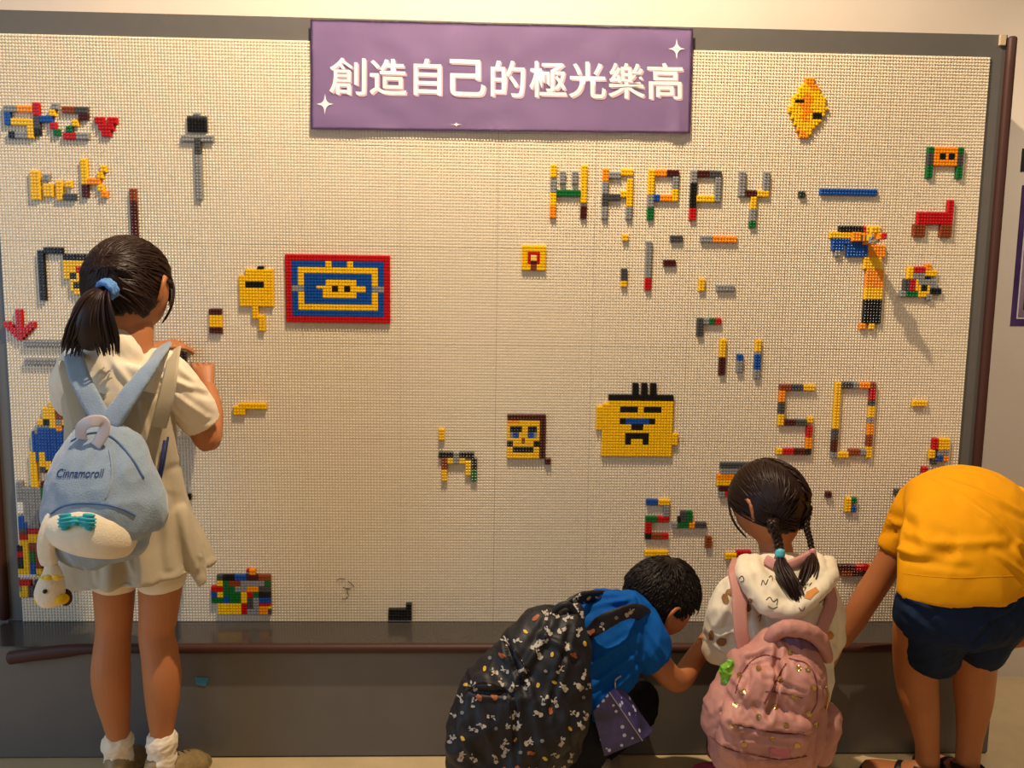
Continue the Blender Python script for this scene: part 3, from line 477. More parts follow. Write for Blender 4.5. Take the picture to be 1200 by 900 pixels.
# ---------------------------------------------------------------- banner
ban = thing('banner', 'purple banner with white Chinese lettering pinned at the top centre of the board', 'banner', tuple(at(587, 155, -.006)))
TL, TR, BL, BR = at(364, 23, -.006), at(812, 34, -.006), at(365, 152, -.006), at(808, 157, -.006)
def bpt(u, v, lift=0.0):
    p = TL.lerp(TR, u).lerp(BL.lerp(BR, u), v)
    wv = .0035*noise.noise(Vector((u*6, v*2.2, 3.3))) + .0022*noise.noise(Vector((u*15, v*5, 9.1)))
    wv += .006*math.exp(-((u-.965)/.02)**2)*v
    edge = .0015*noise.noise(Vector((u*22, 0.5, 1)))*(1 if v in (0, 1) else 0)
    return Vector((p.x, -.0085 - wv - .004*v*v - lift, p.z+edge))
bm = bmesh.new(); NU, NV = 110, 34
g = [[bm.verts.new(bpt(i/NU, j/NV)) for j in range(NV+1)] for i in range(NU+1)]
for i in range(NU):
    for j in range(NV): bm.faces.new((g[i][j], g[i][j+1], g[i+1][j+1], g[i+1][j]))
bmesh.ops.solidify(bm, geom=bm.faces[:], thickness=.0006)
put('cloth', bm, mat('purple banner vinyl', (164, 138, 186), .42, .4, .05, 7), ban, True)
white_m = mat('banner white print', (250, 238, 236), .5); shade_m = mat('banner print shadow', (205, 172, 190), .5)
bw, bh = (TR-TL).length, (TL-BL).length
def uvz(pxx, pyy):
    p = at(pxx, pyy, -.013); u = (p.x-TL.x)/(TR.x-TL.x); top = TL.lerp(TR, u).z; bot = BL.lerp(BR, u).z
    return u, (top-p.z)/(top-bot)
def glyph_mesh(txt, size, bold):
    cu = bpy.data.curves.new('t', 'FONT'); cu.body = txt; cu.size = size; cu.fill_mode = 'FRONT'; cu.align_x = 'CENTER'; cu.align_y = 'CENTER'; cu.offset = bold; cu.resolution_u = 6
    to = bpy.data.objects.new('t', cu); COL.objects.link(to); dg = bpy.context.evaluated_depsgraph_get(); dg.update()
    me = bpy.data.meshes.new_from_object(to.evaluated_get(dg)); bpy.data.objects.remove(to); return me
chars = '創造自己的極光樂高'
cpos = [(407, 89), (455, 90), (501, 90), (548, 91), (595, 92), (642, 92.5), (688, 93.5), (734, 94.5), (779, 95)]
for ch, (cx, cy) in zip(chars, cpos):
    for m_, dx, dy, lift, nm in ((shade_m, 1.8, 1.8, .0012, 'letter_shadow'), (white_m, 0, 0, .0018, 'letter')):
        me = glyph_mesh(ch, 1.0, .011 if ch != '創' else 0.0)
        xs = [v.co.x for v in me.vertices]; ys = [v.co.y for v in me.vertices]
        mx, my = (min(xs)+max(xs))/2, (min(ys)+max(ys))/2
        S = 43.0; kx = 43.0/max(max(xs)-min(xs), max(ys)-min(ys))
        b2 = bmesh.new(); b2.from_mesh(me); bmesh.ops.triangulate(b2, faces=b2.faces[:])
        bmesh.ops.subdivide_edges(b2, edges=[e for e in b2.edges if e.calc_length() > .25], cuts=2)
        for v in b2.verts:
            u, vv = uvz(cx+dx+(v.co.x-mx)*kx, cy+dy-(v.co.y-my)*kx+(v.co.x-mx)*1.2)
            v.co = bpt(u, vv, lift)
        if ch == '創':                              # this glyph is thickened by a slightly shifted second layer
            du = 1.0/448; d2 = bmesh.ops.duplicate(b2, geom=b2.faces[:]+b2.edges[:]+b2.verts[:])
            for v in d2['geom']:
                if isinstance(v, bmesh.types.BMVert): v.co += Vector((.0022, -.0001, -.0010))
        put(nm, b2, m_, ban)
        bpy.data.meshes.remove(me)
def star(cx, cy, r, tall=1.25, nm='star'):
    b2 = bmesh.new(); c = b2.verts.new(bpt(*uvz(cx, cy), .0016)); ring = []
    for k in range(32):
        a = 2*math.pi*k/32; rr = r/((abs(math.cos(a))**.5+abs(math.sin(a))**.5)**2)
        ring.append(b2.verts.new(bpt(*uvz(cx+rr*math.cos(a), cy+rr*math.sin(a)*tall), .0016)))
    for k in range(32): b2.faces.new((c, ring[k], ring[(k+1) % 32]))
    put(nm, b2, white_m, ban)
star(793, 57, 10); star(381.5, 122, 10); star(535, 146, 8, .35, 'scuff')
# ---------------------------------------------------------------- posters on the back wall at the right
def poster(label, pts, cols, detail):
    tl, bl_ = pts; p0 = at(*tl, .277); p1 = at(*bl_, .277); x = (p0.x+p1.x)/2; W = .42
    t = thing('poster', label, 'poster', (x+W/2, .279, p1.z))
    def rc(nm, a, b, c, d, y, m_):
        bmm = bmesh.new(); box(bmm, x+a, y, p1.z+b, x+c, y+.0012, p1.z+d); return put(nm, bmm, m_, t)
    H = p0.z-p1.z
    rc('backing', 0, 0, W, H, .2785, mat('poster purple', cols[0], .35, .5, .5, 12))
    rc('white_line', .016, .022, W-.016, H-.016, .2775, mat('poster line', (215, 205, 215), .4))
    rc('print', .021, .027, W-.021, H-.021, .2765, mat('poster print', cols[1], .35, .5, .6, 9))
    if detail:
        rc('photo', .034, .05, W-.034, H*.52, .2755, mat('poster picture', (34, 30, 40), .35, .5, .7, 25))
        rc('skyline', .034, .12, W-.034, H*.32, .2750, mat('poster skyline', (120, 80, 50), .4, .5, .6, 50))
        b2 = bmesh.new()
        for r0 in (.010,):
            for k in range(24):
                a0, a1 = 2*math.pi*k/24, 2*math.pi*(k+1)/24
                b2.faces.new([b2.verts.new(Vector((x+.052+rr*math.cos(a), .2744, p1.z+.075+rr*math.sin(a)))) for rr, a in ((r0, a0), (r0, a1), (r0*.82, a1), (r0*.82, a0))])
            c, s_ = math.cos(.9), math.sin(.9)
            b2.faces.new([b2.verts.new(Vector((x+.052+uu, .2744, p1.z+.075+vv))) for uu, vv in ((-.007, .006), (-.006, .007), (.007, -.006), (.006, -.007))])
        put('symbol', b2, white_m, t)
poster('purple-bordered poster on the right wall beside the board frame', ((1199, 217), (1184, 382)), ((72, 44, 100), (150, 130, 150)), True)
poster('small dark poster above the purple-bordered one', ((1199, 174), (1196, 201)), ((30, 22, 30), (40, 30, 36)), False)
# ---------------------------------------------------------------- surface picking, prints
from mathutils.bvhtree import BVHTree
def tree_of(*objs):
    vs, fs = [], []
    for o in objs:
        off = base_of(o); b = len(vs)
        vs += [v.co+off for v in o.data.vertices]; fs += [tuple(b+i for i in p.vertices) for p in o.data.polygons]
    return BVHTree.FromPolygons(vs, fs)
def surf(tr, x, y, lift=0.0):
    d = (at(x, y, 0)-CAM).normalized()
    h, n, i, dist = tr.ray_cast(CAM, d)
    if h is None: return None
    if n.dot(d) > 0: n = -n
    return h + n*lift
def surf_line(name, tr, pts, r, mt, parent, lift=0.0, n=8, seg=6):
    P = catmull([tuple(p) for p in pts], n); W = [surf(tr, a, b, lift) for a, b in P]; W = [p for p in W if p is not None]
    bm = bmesh.new(); tube(bm, W, r, seg, 1); return put(name, bm, mt, parent, True)
def patch(bm, tr, poly, lift=.0012):
    """filled flat print lying on a curved surface, outline in pixels"""
    cx = sum(p[0] for p in poly)/len(poly); cy = sum(p[1] for p in poly)/len(poly)
    c = surf(tr, cx, cy, lift)
    if c is None: return
    c = bm.verts.new(c); prev = []
    for k in (0.5, 1.0):
        ring = []
        for a, b in poly:
            q = surf(tr, cx+(a-cx)*k, cy+(b-cy)*k, lift)
            if q is None: return
            ring.append(bm.verts.new(q))
        n = len(ring)
        if not prev:
            for i in range(n): bm.faces.new((c, ring[i], ring[(i+1) % n]))
        else:
            for i in range(n): bm.faces.new((prev[i], ring[i], ring[(i+1) % n], prev[(i+1) % n]))
        prev = ring
def blob(cx, cy, rx, ry, n=12, rot=0.0, jag=0.0):
    out = []
    for k in range(n):
        a = 2*math.pi*k/n; j = 1+random.uniform(-jag, jag); x, y = rx*j*math.cos(a), ry*j*math.sin(a)
        out.append((cx+x*math.cos(rot)-y*math.sin(rot), cy+x*math.sin(rot)+y*math.cos(rot)))
    return out
def shoe(parent, ankle, direc, length, mt_up, mt_sole, mt_lace, k=1.0):
    d = Vector((direc[0], direc[1], 0)).normalized(); s = Vector((d.y, -d.x, 0)); a = Vector((ankle[0], ankle[1], 0))
    q = lambda t, z: a + d*t + Vector((0, 0, z))
    bm = bmesh.new()
    loft(bm, [(*q(-.040*k, .042*k), .024*k, .034*k), (*q(-.015*k, .045*k), .031*k, .040*k), (*q(.03*k, .043*k), .032*k, .036*k), (*q(.08*k, .034*k), .037*k, .027*k), (*q(length-.055*k, .028*k), .033*k, .020*k), (*q(length-.04*k, .026*k), .024*k, .015*k)], seg=20, n=5, side=s)
    loft(bm, [(*q(-.004*k, .05*k), .030*k, .033*k), (*q(-.008*k, .085*k), .027*k, .030*k)], seg=18, n=5, side=s)
    up = remeshed('shoe', bm, mt_up, parent, .004, 3)
    bm = bmesh.new(); out = []
    for i in range(28):
        t = i/28*2*math.pi; r = .040*k if math.cos(t) > 0 else .033*k
        c = q((length-.055*k)/2-.02*k+math.cos(t)*(length/2+.006), 0); out.append(c + s*(math.sin(t)*.038*k))
    v0 = [bm.verts.new(p+Vector((0, 0, .001))) for p in out]; v1 = [bm.verts.new(p+Vector((0, 0, .020*k))) for p in out]
    bm.faces.new(v0); bm.faces.new(list(reversed(v1)))
    for i in range(28): bm.faces.new((v0[i], v1[i], v1[(i+1) % 28], v0[(i+1) % 28]))
    bmesh.ops.recalc_face_normals(bm, faces=bm.faces); put('sole', bm, mt_sole, up, True)
    if mt_lace:
        bm = bmesh.new()
        for t in (.035, .05, .065): tube(bm, [q(t*k, .066*k-(t-.03)*.4)+s*.026*k-Vector((0, 0, .012)), q(t*k, .083*k-(t-.03)*.45), q(t*k, .066*k-(t-.03)*.4)-s*.026*k-Vector((0, 0, .012))], .0022, 6, 4)
        put('laces', bm, mt_lace, up, True)
    return up
# ---------------------------------------------------------------- girl in the white shirt
ft = at(165, 905, -.30); girl = thing('person', 'standing child with dark ponytail, white shirt and beige pinafore, pressing a brick', 'person', (ft.x, ft.y, 0))
HC = at(150, 341, -.30); az, pt = math.radians(6), math.radians(-24)
HM = head_axes((math.sin(az)*math.cos(pt), math.cos(az)*math.cos(pt), math.sin(pt)), (0, 0, 1)); HS = 1.10
bm = bmesh.new()
add_head(bm, HC, HM, HS)
loft(bm, px((156, 372, -.31, 22, 22), (158, 392, -.32, 21, 21), (152, 412, -.33, 27, 22)))
loft(bm, px((150, 408, -.33, 28, 22), (141, 425, -.33, 52, 28), (140, 455, -.33, 54, 33), (143, 510, -.33, 46, 32), (148, 570, -.32, 47, 33), (152, 625, -.31, 52, 38), (158, 655, -.30, 50, 38)))
for xs in (((136, 625, -.30, 28, 30), (134, 660, -.30, 25.5, 27), (134, 690, -.30, 23, 24), (134, 722, -.295, 20.5, 21), (133, 742, -.295, 19.5, 20), (131, 765, -.30, 20.5, 21), (130, 790, -.305, 21.5, 22), (132, 815, -.305, 19.5, 20), (136, 842, -.30, 15, 16), (138.5, 862, -.30, 12.5, 13.5), (139, 885, -.30, 12.5, 14)),
           ((184, 625, -.31, 29, 30), (188, 660, -.31, 26.5, 27), (188, 690, -.31, 24, 24), (185.5, 722, -.305, 21.5, 21), (183.5, 742, -.305, 20, 20), (187, 765, -.31, 20.5, 21), (190, 790, -.315, 21, 22), (190.5, 815, -.315, 19.5, 20), (190, 842, -.31, 15.5, 16), (190, 862, -.31, 12.5, 13.5), (189, 885, -.31, 12.5, 14))):
    loft(bm, px(*xs), seg=24)
WR = at(244, 456, -.110)
loft(bm, px((186, 432, -.32, 21, 20), (212, 460, -.30, 19, 18), (233, 495, -.27, 16.5, 16), (243, 515, -.255, 14.5, 15), (247, 503, -.225, 13.5, 14), (249, 480, -.16, 11.5, 12), (244, 456, -.110, 9.5, 9.5)), side=(0.9, .2, 0))
hand(bm, WR, at(237, 424, -.075)-WR, (0.35, -0.93, 0.1), .066, (38, 44, 50, 56), thumb_side=-1, spread=5)
WL = at(176, 407, -.055)
loft(bm, px((95, 432, -.30, 20, 20), (92, 455, -.22, 18, 18), (100, 470, -.12, 15, 15), (135, 442, -.085, 12.5, 12), (176, 407, -.055, 9, 9)), side=(0, .7, .7))
hand(bm, WL, at(196, 404, -.035)-WL, (-.25, -.55, .75), .062, (18, 22, 26, 30), thumb_side=1, spread=4)
body = remeshed('body', bm, M['skin'], girl, .0026, 2)
add_eyes(HC, HM, HS, body, M['eyewhite'], M['iris'], M['hair'], M['lip'])
# hair
def keepg(d):
    if d.y < -.12: return d.z > -.62-.1*(d.y < -.6)
    if d.y < .40: return d.z > .20
    return d.z > .42
capo = hair_cap(HC, HM, HS, M['hair2'], girl, keepg, .085)
tie = Vector((0, -.98, .08)).normalized()
bm = bmesh.new(); P = []
for i in range(520):
    d = rand_dir(keepg); e = sl(tie, rand_dir(lambda q: True), .10)
    P.append((tuple(d), tuple(e), random.uniform(-.02, .012), random.uniform(0, .03)))
strands(bm, HC, HM, HS, P, off=1.10, r=.0019, n=8)
P = []
for i in range(60):                               # loose fringe and side wisps
    a = random.uniform(-1, 1); P.append(((a*.45, .55, .72), (a*.75, .78+random.uniform(-.1, .1), random.uniform(-.05, .35)), 0, .03))
for i in range(26): P.append(((.75, .35, .45), (.86+random.uniform(-.04, .04), .55+random.uniform(-.15, .15), random.uniform(-.55, -.1)), 0, .05))
strands(bm, HC, HM, HS, P, off=1.08, r=.0013, n=8)
put('hair_strands', bm, M['hair2'], capo, True)
TP = HC + HM @ head_pt(tie, HS*1.13, False)
bm = bmesh.new()
loft(bm, px((125, 340, -.41, 9, 8), (112, 352, -.44, 17, 12), (106, 372, -.45, 22, 14), (106, 392, -.44, 20, 13), (104, 405, -.43, 10, 8)), seg=16)
for i in range(210):
    a = random.gauss(0, 1); b = random.gauss(0, .6); a = max(-1.6, min(1.6, a)); ln = random.uniform(-10, 8)
    sp = 1 if a > -.1 else -1
    rows = [(126+a*2, 341+b*3, -.42), (114+a*8, 352-abs(a)*2+b*2, -.45+b*.008), (108+a*16, 374, -.455+b*.014), (107+a*18+sp*3, 394, -.44+b*.016), (106+a*15+sp*10, 410+ln, -.425+b*.012)]
    loft(bm, px(*[(x, y, Y, r, r*.7) for (x, y, Y), r in zip(rows, (1.0, 1.5, 1.5, 1.3, .4))]), seg=5, n=4, cap=False)
pt_ = put('ponytail', bm, M['hair2'], girl, True); pt_['label'] = 'low dark brown ponytail'
bm = bmesh.new()
c = at(126, 339, -.425); ax = (at(104, 350, -.47)-c).normalized()
for k in range(3):
    ring = []
    u = ax.orthogonal().normalized(); v = ax.cross(u)
    pts = [c+ax*(k-1)*.006+(u*math.cos(t)+v*math.sin(t))*(.0165+.0016*math.sin(9*t+k)) for t in [2*math.pi*j/28 for j in range(29)]]
    tube(bm, pts, .0062, 8, 1)
o = put('hair_tie', bm, mat('blue hair tie', (92, 140, 205), .7, .3, .15, 120, .3, 300), girl, True); o['label'] = 'pale blue hair tie'
# clothes
M['shirt'] = mat('white cotton', (236, 222, 198), .8, .2, .03, 30, .25, 600, .0006, sheen=.2)
M['pina'] = mat('beige corduroy', (184, 170, 144), .85, .2, .04, 25, .3, 500, .0008, sheen=.2)
bm = bmesh.new()
loft(bm, px((152, 404, -.33, 33, 27), (143, 414, -.33, 52, 33), (141, 435, -.33, 63, 40), (143, 500, -.33, 57, 42), (148, 560, -.32, 57, 42), (152, 600, -.31, 60, 44)))
loft(bm, px((182, 428, -.33, 26, 25), (204, 449, -.31, 28, 26), (223, 474, -.29, 25, 24), (238, 497, -.265, 22, 22)), side=(.7, .2, .5), cap='start')
loft(bm, px((100, 430, -.33, 28, 26), (88, 450, -.28, 27, 26), (88, 466, -.20, 24, 24), (92, 472, -.15, 21, 21)), side=(.9, .2, 0))
shirt = remeshed('shirt', bm, M['shirt'], girl, .0045, 5, creases([(188, 440, 238, 462, -.36, 5, 6), (196, 455, 232, 490, -.36, 5, 6), (190, 470, 214, 500, -.36, 4, 5), (205, 425, 245, 470, -.34, 4, 5),
    (175, 470, 190, 520, -.38, 5, 7), (75, 440, 90, 470, -.38, 4, 6), (130, 420, 160, 460, -.40, 4, 7)], cloth(.006, 9, 7, 3.1, .7)))
bm = bmesh.new()
loft(bm, px((141, 466, -.33, 63, 45), (143, 510, -.33, 62, 46), (146, 560, -.32, 66, 47), (150, 610, -.315, 73, 50), (154, 640, -.31, 81, 54), (159, 671, -.31, 87, 56)), seg=40, cap='start')
loft(bm, px((205, 600, -.34, 14, 14), (222, 645, -.35, 17, 14), (236, 682, -.35, 8, 7)), seg=16)
def hemf(p, n):
    u = math.atan2(p.y+.32, p.x-at(155, 640, -.31).x); lo = 1-sstep(.50, .78, p.z)
    return cloth(.0065, 8, 4, 8, 1.2)(p, n) + lo*.011*(math.sin(u*7+1.0)+.5*math.sin(u*11))*abs(n.dot(Vector((n.x, n.y, 0)).normalized() if (n.x or n.y) else n))
pina = remeshed('pinafore', bm, M['pina'], girl, .0045, 5, creases([(196, 560, 222, 670, -.40, 9, 10), (186, 590, 196, 665, -.40, 6, 8), (165, 470, 185, 600, -.40, 4, 5), (210, 560, 236, 650, -.38, -6, 6), (150, 640, 158, 670, -.40, 6, 7), (112, 655, 116, 680, -.40, 5, 7)], hemf))
bm = bmesh.new()
ribbon(bm, [at(186, 500, -.42), at(194, 470, -.425), at(200, 440, -.41), at(203, 420, -.36), at(205, 410, -.30)], .032, .006, (.8, .1, .5)); put('pinafore_strap', bm, M['pina'], pina, True); bm = bmesh.new(); ribbon(bm, [at(95, 500, -.42), at(85, 455, -.40), at(80, 428, -.38), at(84, 416, -.31)], .040, .006, (1, 0, 0))
put('pinafore_strap', bm, M['pina'], pina, True)
bm = bmesh.new()
loft(bm, px((137, 655, -.30, 31, 32), (134, 680, -.30, 28, 29)), seg=24); loft(bm, px((186, 655, -.31, 31, 32), (189, 680, -.31, 28.5, 29)), seg=24)
remeshed('shorts', bm, M['shirt'], girl, .0045, 3, folds(.002, 20, 8))
for xs in (((137.5, 866, -.30, 16.5, 17), (138, 872, -.30, 17.5, 18), (139, 880, -.30, 15, 16), (139.5, 890, -.30, 16, 17), (140, 900, -.30, 14, 15)), ((189.5, 864, -.31, 16.5, 17), (190, 871, -.31, 17.5, 18), (190, 880, -.31, 15, 16), (190, 890, -.31, 16, 17), (190, 900, -.31, 14, 15))):
    bm = bmesh.new(); loft(bm, px(*xs), seg=24); remeshed('sock', bm, M['shirt'], girl, .003, 1, folds(.004, 45, 70, .8, 2))
m_sh = mat('bronze shoe fabric', (150, 128, 88), .45, .5, .3, 60, .4, 300, .001); m_sl = mat('olive shoe sole', (120, 104, 50), .6); m_lc = mat('dark lace', (40, 34, 30), .6)
a1 = at(139.5, 888, -.30); a2 = at(190, 888, -.31)
shoe(girl, a1, (-.10, 1), .165, m_sh, m_sl, m_lc, 1.12); shoe(girl, a2, (.55, .85), .165, m_sh, m_sl, m_lc, 1.12)
# ---------------------------------------------------------------- blue plush backpack
b0 = at(124, 650, -.50)
bag = thing('plush_backpack', 'light blue plush backpack with script lettering, worn by the ponytail child', 'backpack', tuple(b0))
M['plush'] = mat('light blue plush', (142, 160, 180), .95, .1, .06, 40, .8, 350, .0016, sheen=.5)
M['cream'] = mat('cream plush', (232, 218, 192), .95, .1, .05, 40, .8, 350, .0015, sheen=.4)
m_zip = mat('slate blue zip', (72, 98, 140), .5)
bm = bmesh.new()
loft(bm, px((117, 497, -.46, 20, 13), (118, 508, -.465, 36, 22), (120, 530, -.475, 53, 32), (122, 565, -.49, 64, 40), (123, 600, -.50, 70, 44), (126, 630, -.50, 62, 40), (132, 646, -.50, 44, 30)), seg=36)
bagb = remeshed('bag_body', bm, M['plush'], bag, .0045, 5, cloth(.008, 10, 7, 5.5))
tr = tree_of(bagb)
surf_line('zip', tr, [(84, 517), (100, 509), (120, 508), (138, 518), (155, 538), (168, 560)], .0022, m_zip, bag, .0006, 8)
surf_line('zip', tr, [(60, 602), (72, 594), (92, 590), (120, 591), (142, 596), (158, 604)], .0022, m_zip, bag, .0006, 8)
surf_line('seam', tr, [(128, 527), (131, 545), (130, 565), (124, 584)], .0016, M['plush'], bag, .0006, 6)
# embroidered script
me = glyph_mesh('Cinnamoroll', 1.0, .012); b2 = bmesh.new(); b2.from_mesh(me); bmesh.ops.triangulate(b2, faces=b2.faces[:])
xs = [v.co.x for v in b2.verts]; w_ = max(xs)-min(xs); y0_ = min(v.co.y for v in b2.verts)
for v in b2.verts:
    k = 54/w_; q = surf(tr, 97+(v.co.x+.35*(v.co.y-y0_))*k-4, 560-(v.co.y-y0_)*k*1.35, .0012); v.co = q if q else b0
put('embroidered_name', b2, mat('navy thread', (28, 62, 120), .7), bag)
# cream pouch with bow
bm = bmesh.new()
loft(bm, px((66, 622, -.535, 17, 15), (80, 621, -.552, 25, 22), (108, 625, -.562, 29, 25), (134, 630, -.552, 26, 22), (148, 634, -.53, 20, 15)), seg=24, side=(0, 0, 1))
pou = remeshed('front_pouch', bm, M['cream'], bag, .004, 5, folds(.003, 14, 10)); pou['label'] = 'cream plush front pouch'
tr2 = tree_of(pou); m_bow = mat('turquoise bow', (58, 168, 178), .7, .3, .15, 50, .4, 200, .001)
bm = bmesh.new(); bc = surf(tr2, 92, 612, .006)
for sx in (-1, 1):
    loft(bm, [(*(bc+RT*sx*.002), .005, .006), (*(bc+RT*sx*.014+UP*.001), .013, .008), (*(bc+RT*sx*.026), .017, .008), (*(bc+RT*sx*.033), .013, .005)], seg=16, n=5, side=UP)
ball(bm, bc-FW*.004, .007, .006, .009)
remeshed('bow', bm, m_bow, pou, .002, 1, lambda p, n: .0022*math.sin((p-bc).dot(UP)*900+abs((p-bc).dot(RT))*120))
bm = bmesh.new(); ribbon(bm, [at(76, 600, -.535), at(64, 606, -.55), at(56, 625, -.56), at(54, 645, -.56), at(58, 660, -.555)], .034, .020, RT, 6)
o = remeshed('charm_strap', bm, M['cream'], bag, .004, 3); o['label'] = 'cream padded hanging strap'
# straps, handle
bm = bmesh.new(); ribbon(bm, [at(122, 496, -.475), at(110, 475, -.465), at(97, 450, -.45), at(88, 425, -.42), at(88, 408, -.35), at(92, 408, -.27)], .042, .012, (1, 0, 0), 8)
remeshed('shoulder_strap', bm, M['plush'], bag, .004, 2, folds(.002, 20, 10))
bm = bmesh.new(); ribbon(bm, [at(128, 496, -.475), at(145, 472, -.465), at(163, 448, -.45), at(180, 424, -.42), at(190, 409, -.35), at(190, 408, -.27)], .046, .012, (.8, .1, .55), 8)
remeshed('shoulder_strap', bm, M['plush'], bag, .004, 2, folds(.002, 20, 10))
bm = bmesh.new(); ribbon(bm, [at(96, 514, -.515), at(95, 502, -.525), at(106, 494, -.53), at(121, 495, -.525), at(121, 508, -.525), at(112, 522, -.525)], .004, .024, FW, 8)
put('handle_loop', bm, mat('pale satin', (196, 184, 186), .35, .6, sheen=.3), bag, True)
bm = bmesh.new(); ribbon(bm, [at(193, 516, -.38), at(189, 540, -.40), at(185, 566, -.40)], .007, .002, RT); ribbon(bm, [at(197, 512, -.375), at(193, 538, -.395), at(188, 562, -.40)], .005, .002, RT)
put('webbing', bm, mat('navy webbing', (34, 44, 92), .6), bag, True)
# plush charm
cz = at(59, 708, -.555)
ch = thing('plush_charm', 'small white plush bird charm with yellow ribbon, hanging from the blue backpack', 'charm', tuple(cz))
bm = bmesh.new(); loft(bm, px((60, 664, -.555, 8, 7), (61, 672, -.555, 11, 10), (60, 684, -.557, 15.5, 13), (58, 697, -.558, 17, 14), (58, 704, -.556, 14, 12)), seg=20)
cb = remeshed('plush_body', bm, M['cream'], ch, .0028, 2)
bm = bmesh.new(); ball(bm, at(47, 703, -.565), .011, .010, .009); ball(bm, at(72, 702, -.565), .015, .013, .011)
put('foot', bm, mat('yellow felt', (226, 178, 30), .8, .2, .1, 60), ch, True)
bm = bmesh.new(); ball(bm, at(77, 700, -.535), .013, .010, .018); put('tail', bm, mat('dark brown felt', (52, 30, 20), .8), ch, True)
bm = bmesh.new(); c = surf(tree_of(cb), 53, 693, .001); ball(bm, c, .0045); put('eye', bm, M['iris'], ch, True)
bm = bmesh.new(); P_ = [at(44, 675, -.572), at(52, 679, -.590), at(60, 679, -.592), at(68, 678, -.588), at(75, 676, -.572)]
tube(bm, P_, .0018, 8, 5)
for sx in (-1, 1): ball(bm, at(61+sx*5, 677, -.595), .008, .004, .006, None, 12)
put('ribbon', bm, mat('yellow ribbon', (224, 186, 32), .6), ch, True)
# brick in her fingers
o = bpy.data.objects.new('toy_brick', brick_mesh('k', 2, 4)); COL.objects.link(o); p = at(216, 419, -.022); o.location = p; tag(o, 'black toy brick held between the fingertips of the standing child', 'toy brick')
# ---------------------------------------------------------------- crouching child in the blue shirt
def crop_hair(c, M_, s, mt, parent, keep, crown, n, off=1.09, r=.0016, thick=.09, arc=.5, seed=3):
    random.seed(seed); cap_ = hair_cap(c, M_, s, mt, parent, keep, thick); P = []; cr = Vector(crown).normalized()
    for i in range(n):
        d = rand_dir(keep); away = (d-cr*d.dot(cr))
        if away.length < .05: continue
        e = (d+away.normalized()*arc+Vector((random.gauss(0, .08), random.gauss(0, .08), random.gauss(0, .08)))).normalized()
        P.append((tuple(d), tuple(e), -.02, random.uniform(.0, .05)))
    bm = bmesh.new(); strands(bm, c, M_, s, P, off=off, r=r, n=5); put('hair_strands', bm, mt, cap_, True); return cap_
ft = at(712, 905, -.30)
boy = thing('person', 'crouching child with short black hair in a bright blue shirt, reaching right', 'person', (ft.x, ft.y, 0))
HC = at(772, 704, -.34); az, pt = math.radians(67), math.radians(-30)
HM = head_axes((math.sin(az)*math.cos(pt), math.cos(az)*math.cos(pt), math.sin(pt)), (.28, -.1, 1)); HS = .98
bm = bmesh.new(); add_head(bm, HC, HM, HS)
loft(bm, px((766, 718, -.37, 20, 19), (750, 722, -.39, 20, 19), (728, 724, -.41, 26, 22)), side=(0, .6, .8))
loft(bm, px((738, 722, -.41, 30, 24), (712, 738, -.43, 44, 32), (690, 780, -.44, 46, 36), (668, 825, -.44, 46, 38), (655, 860, -.42, 46, 40)))
for hip, knee, ank, toe in (((668, 868, -.40), (748, 822, -.22), (706, 882, -.27), 0), ((640, 868, -.42), (690, 820, -.20), (660, 886, -.30), 0)):
    loft(bm, px((*hip, 30, 30), ((hip[0]+knee[0])/2, (hip[1]+knee[1])/2, (hip[2]+knee[2])/2, 27, 27), (*knee, 21, 21), ((ank[0]+knee[0])/2, (ank[1]+knee[1])/2, (ank[2]+knee[2])/2, 20, 20), (*ank, 12, 13)), seg=20)
WRb = at(831, 746, -.235)
loft(bm, px((750, 742, -.42, 21, 20), (768, 772, -.44, 15.5, 16), (788, 795, -.43, 14, 14), (799, 794, -.40, 13.5, 13.5), (813, 774, -.33, 12, 12.5), (831, 746, -.235, 9, 9.5)), side=(0, .8, .3))
hand(bm, WRb, at(850, 722, -.20)-WRb, (.5, .3, .6), .064, (14, 18, 20, 24), thumb_side=-1, spread=4)
WLb = at(728, 806, -.19)
loft(bm, px((700, 735, -.36, 20, 20), (712, 775, -.26, 15, 15), (716, 792, -.22, 13, 13), (728, 806, -.19, 9, 9)), side=(0, .8, .3))
hand(bm, WLb, at(730, 826, -.18)-WLb, (.0, .3, .9), .062, (20, 24, 26, 30), thumb_side=1)
bb = remeshed('body', bm, M['skin'], boy, .004, 3); add_eyes(HC, HM, HS, bb, M['eyewhite'], M['iris'], M['hair'], M['lip'])
def keepb(d):
    if d.y < -.15: return d.z > -.50
    if d.y < .20: return d.z > (.05 if abs(d.x) > .5 else .2)
    if d.y < .45: return d.z > .18
    return d.z > .36
crop_hair(HC, HM, HS, M['hair'], boy, keepb, (0, -.35, .93), 3600, arc=.40, thick=.10, off=1.092, r=.0009)
M['blue'] = mat('bright blue cotton', (0, 84, 170), .8, .2, .04, 30, .25, 500, .0007)
bm = bmesh.new()
loft(bm, px((744, 716, -.40, 27, 24), (728, 724, -.42, 44, 32), (708, 745, -.44, 54, 38), (688, 785, -.45, 55, 42), (676, 818, -.45, 52, 42)))
loft(bm, px((742, 738, -.43, 34, 30), (757, 755, -.445, 29, 27), (771, 776, -.45, 22, 22)), side=(.6, .3, .5), cap='start')
loft(bm, px((702, 735, -.38, 30, 28), (710, 765, -.30, 24, 24)))
loft(bm, px((700, 705, -.42, 10, 12), (725, 702, -.44, 12, 13), (743, 712, -.44, 9, 11)), side=(0, .5, .8))
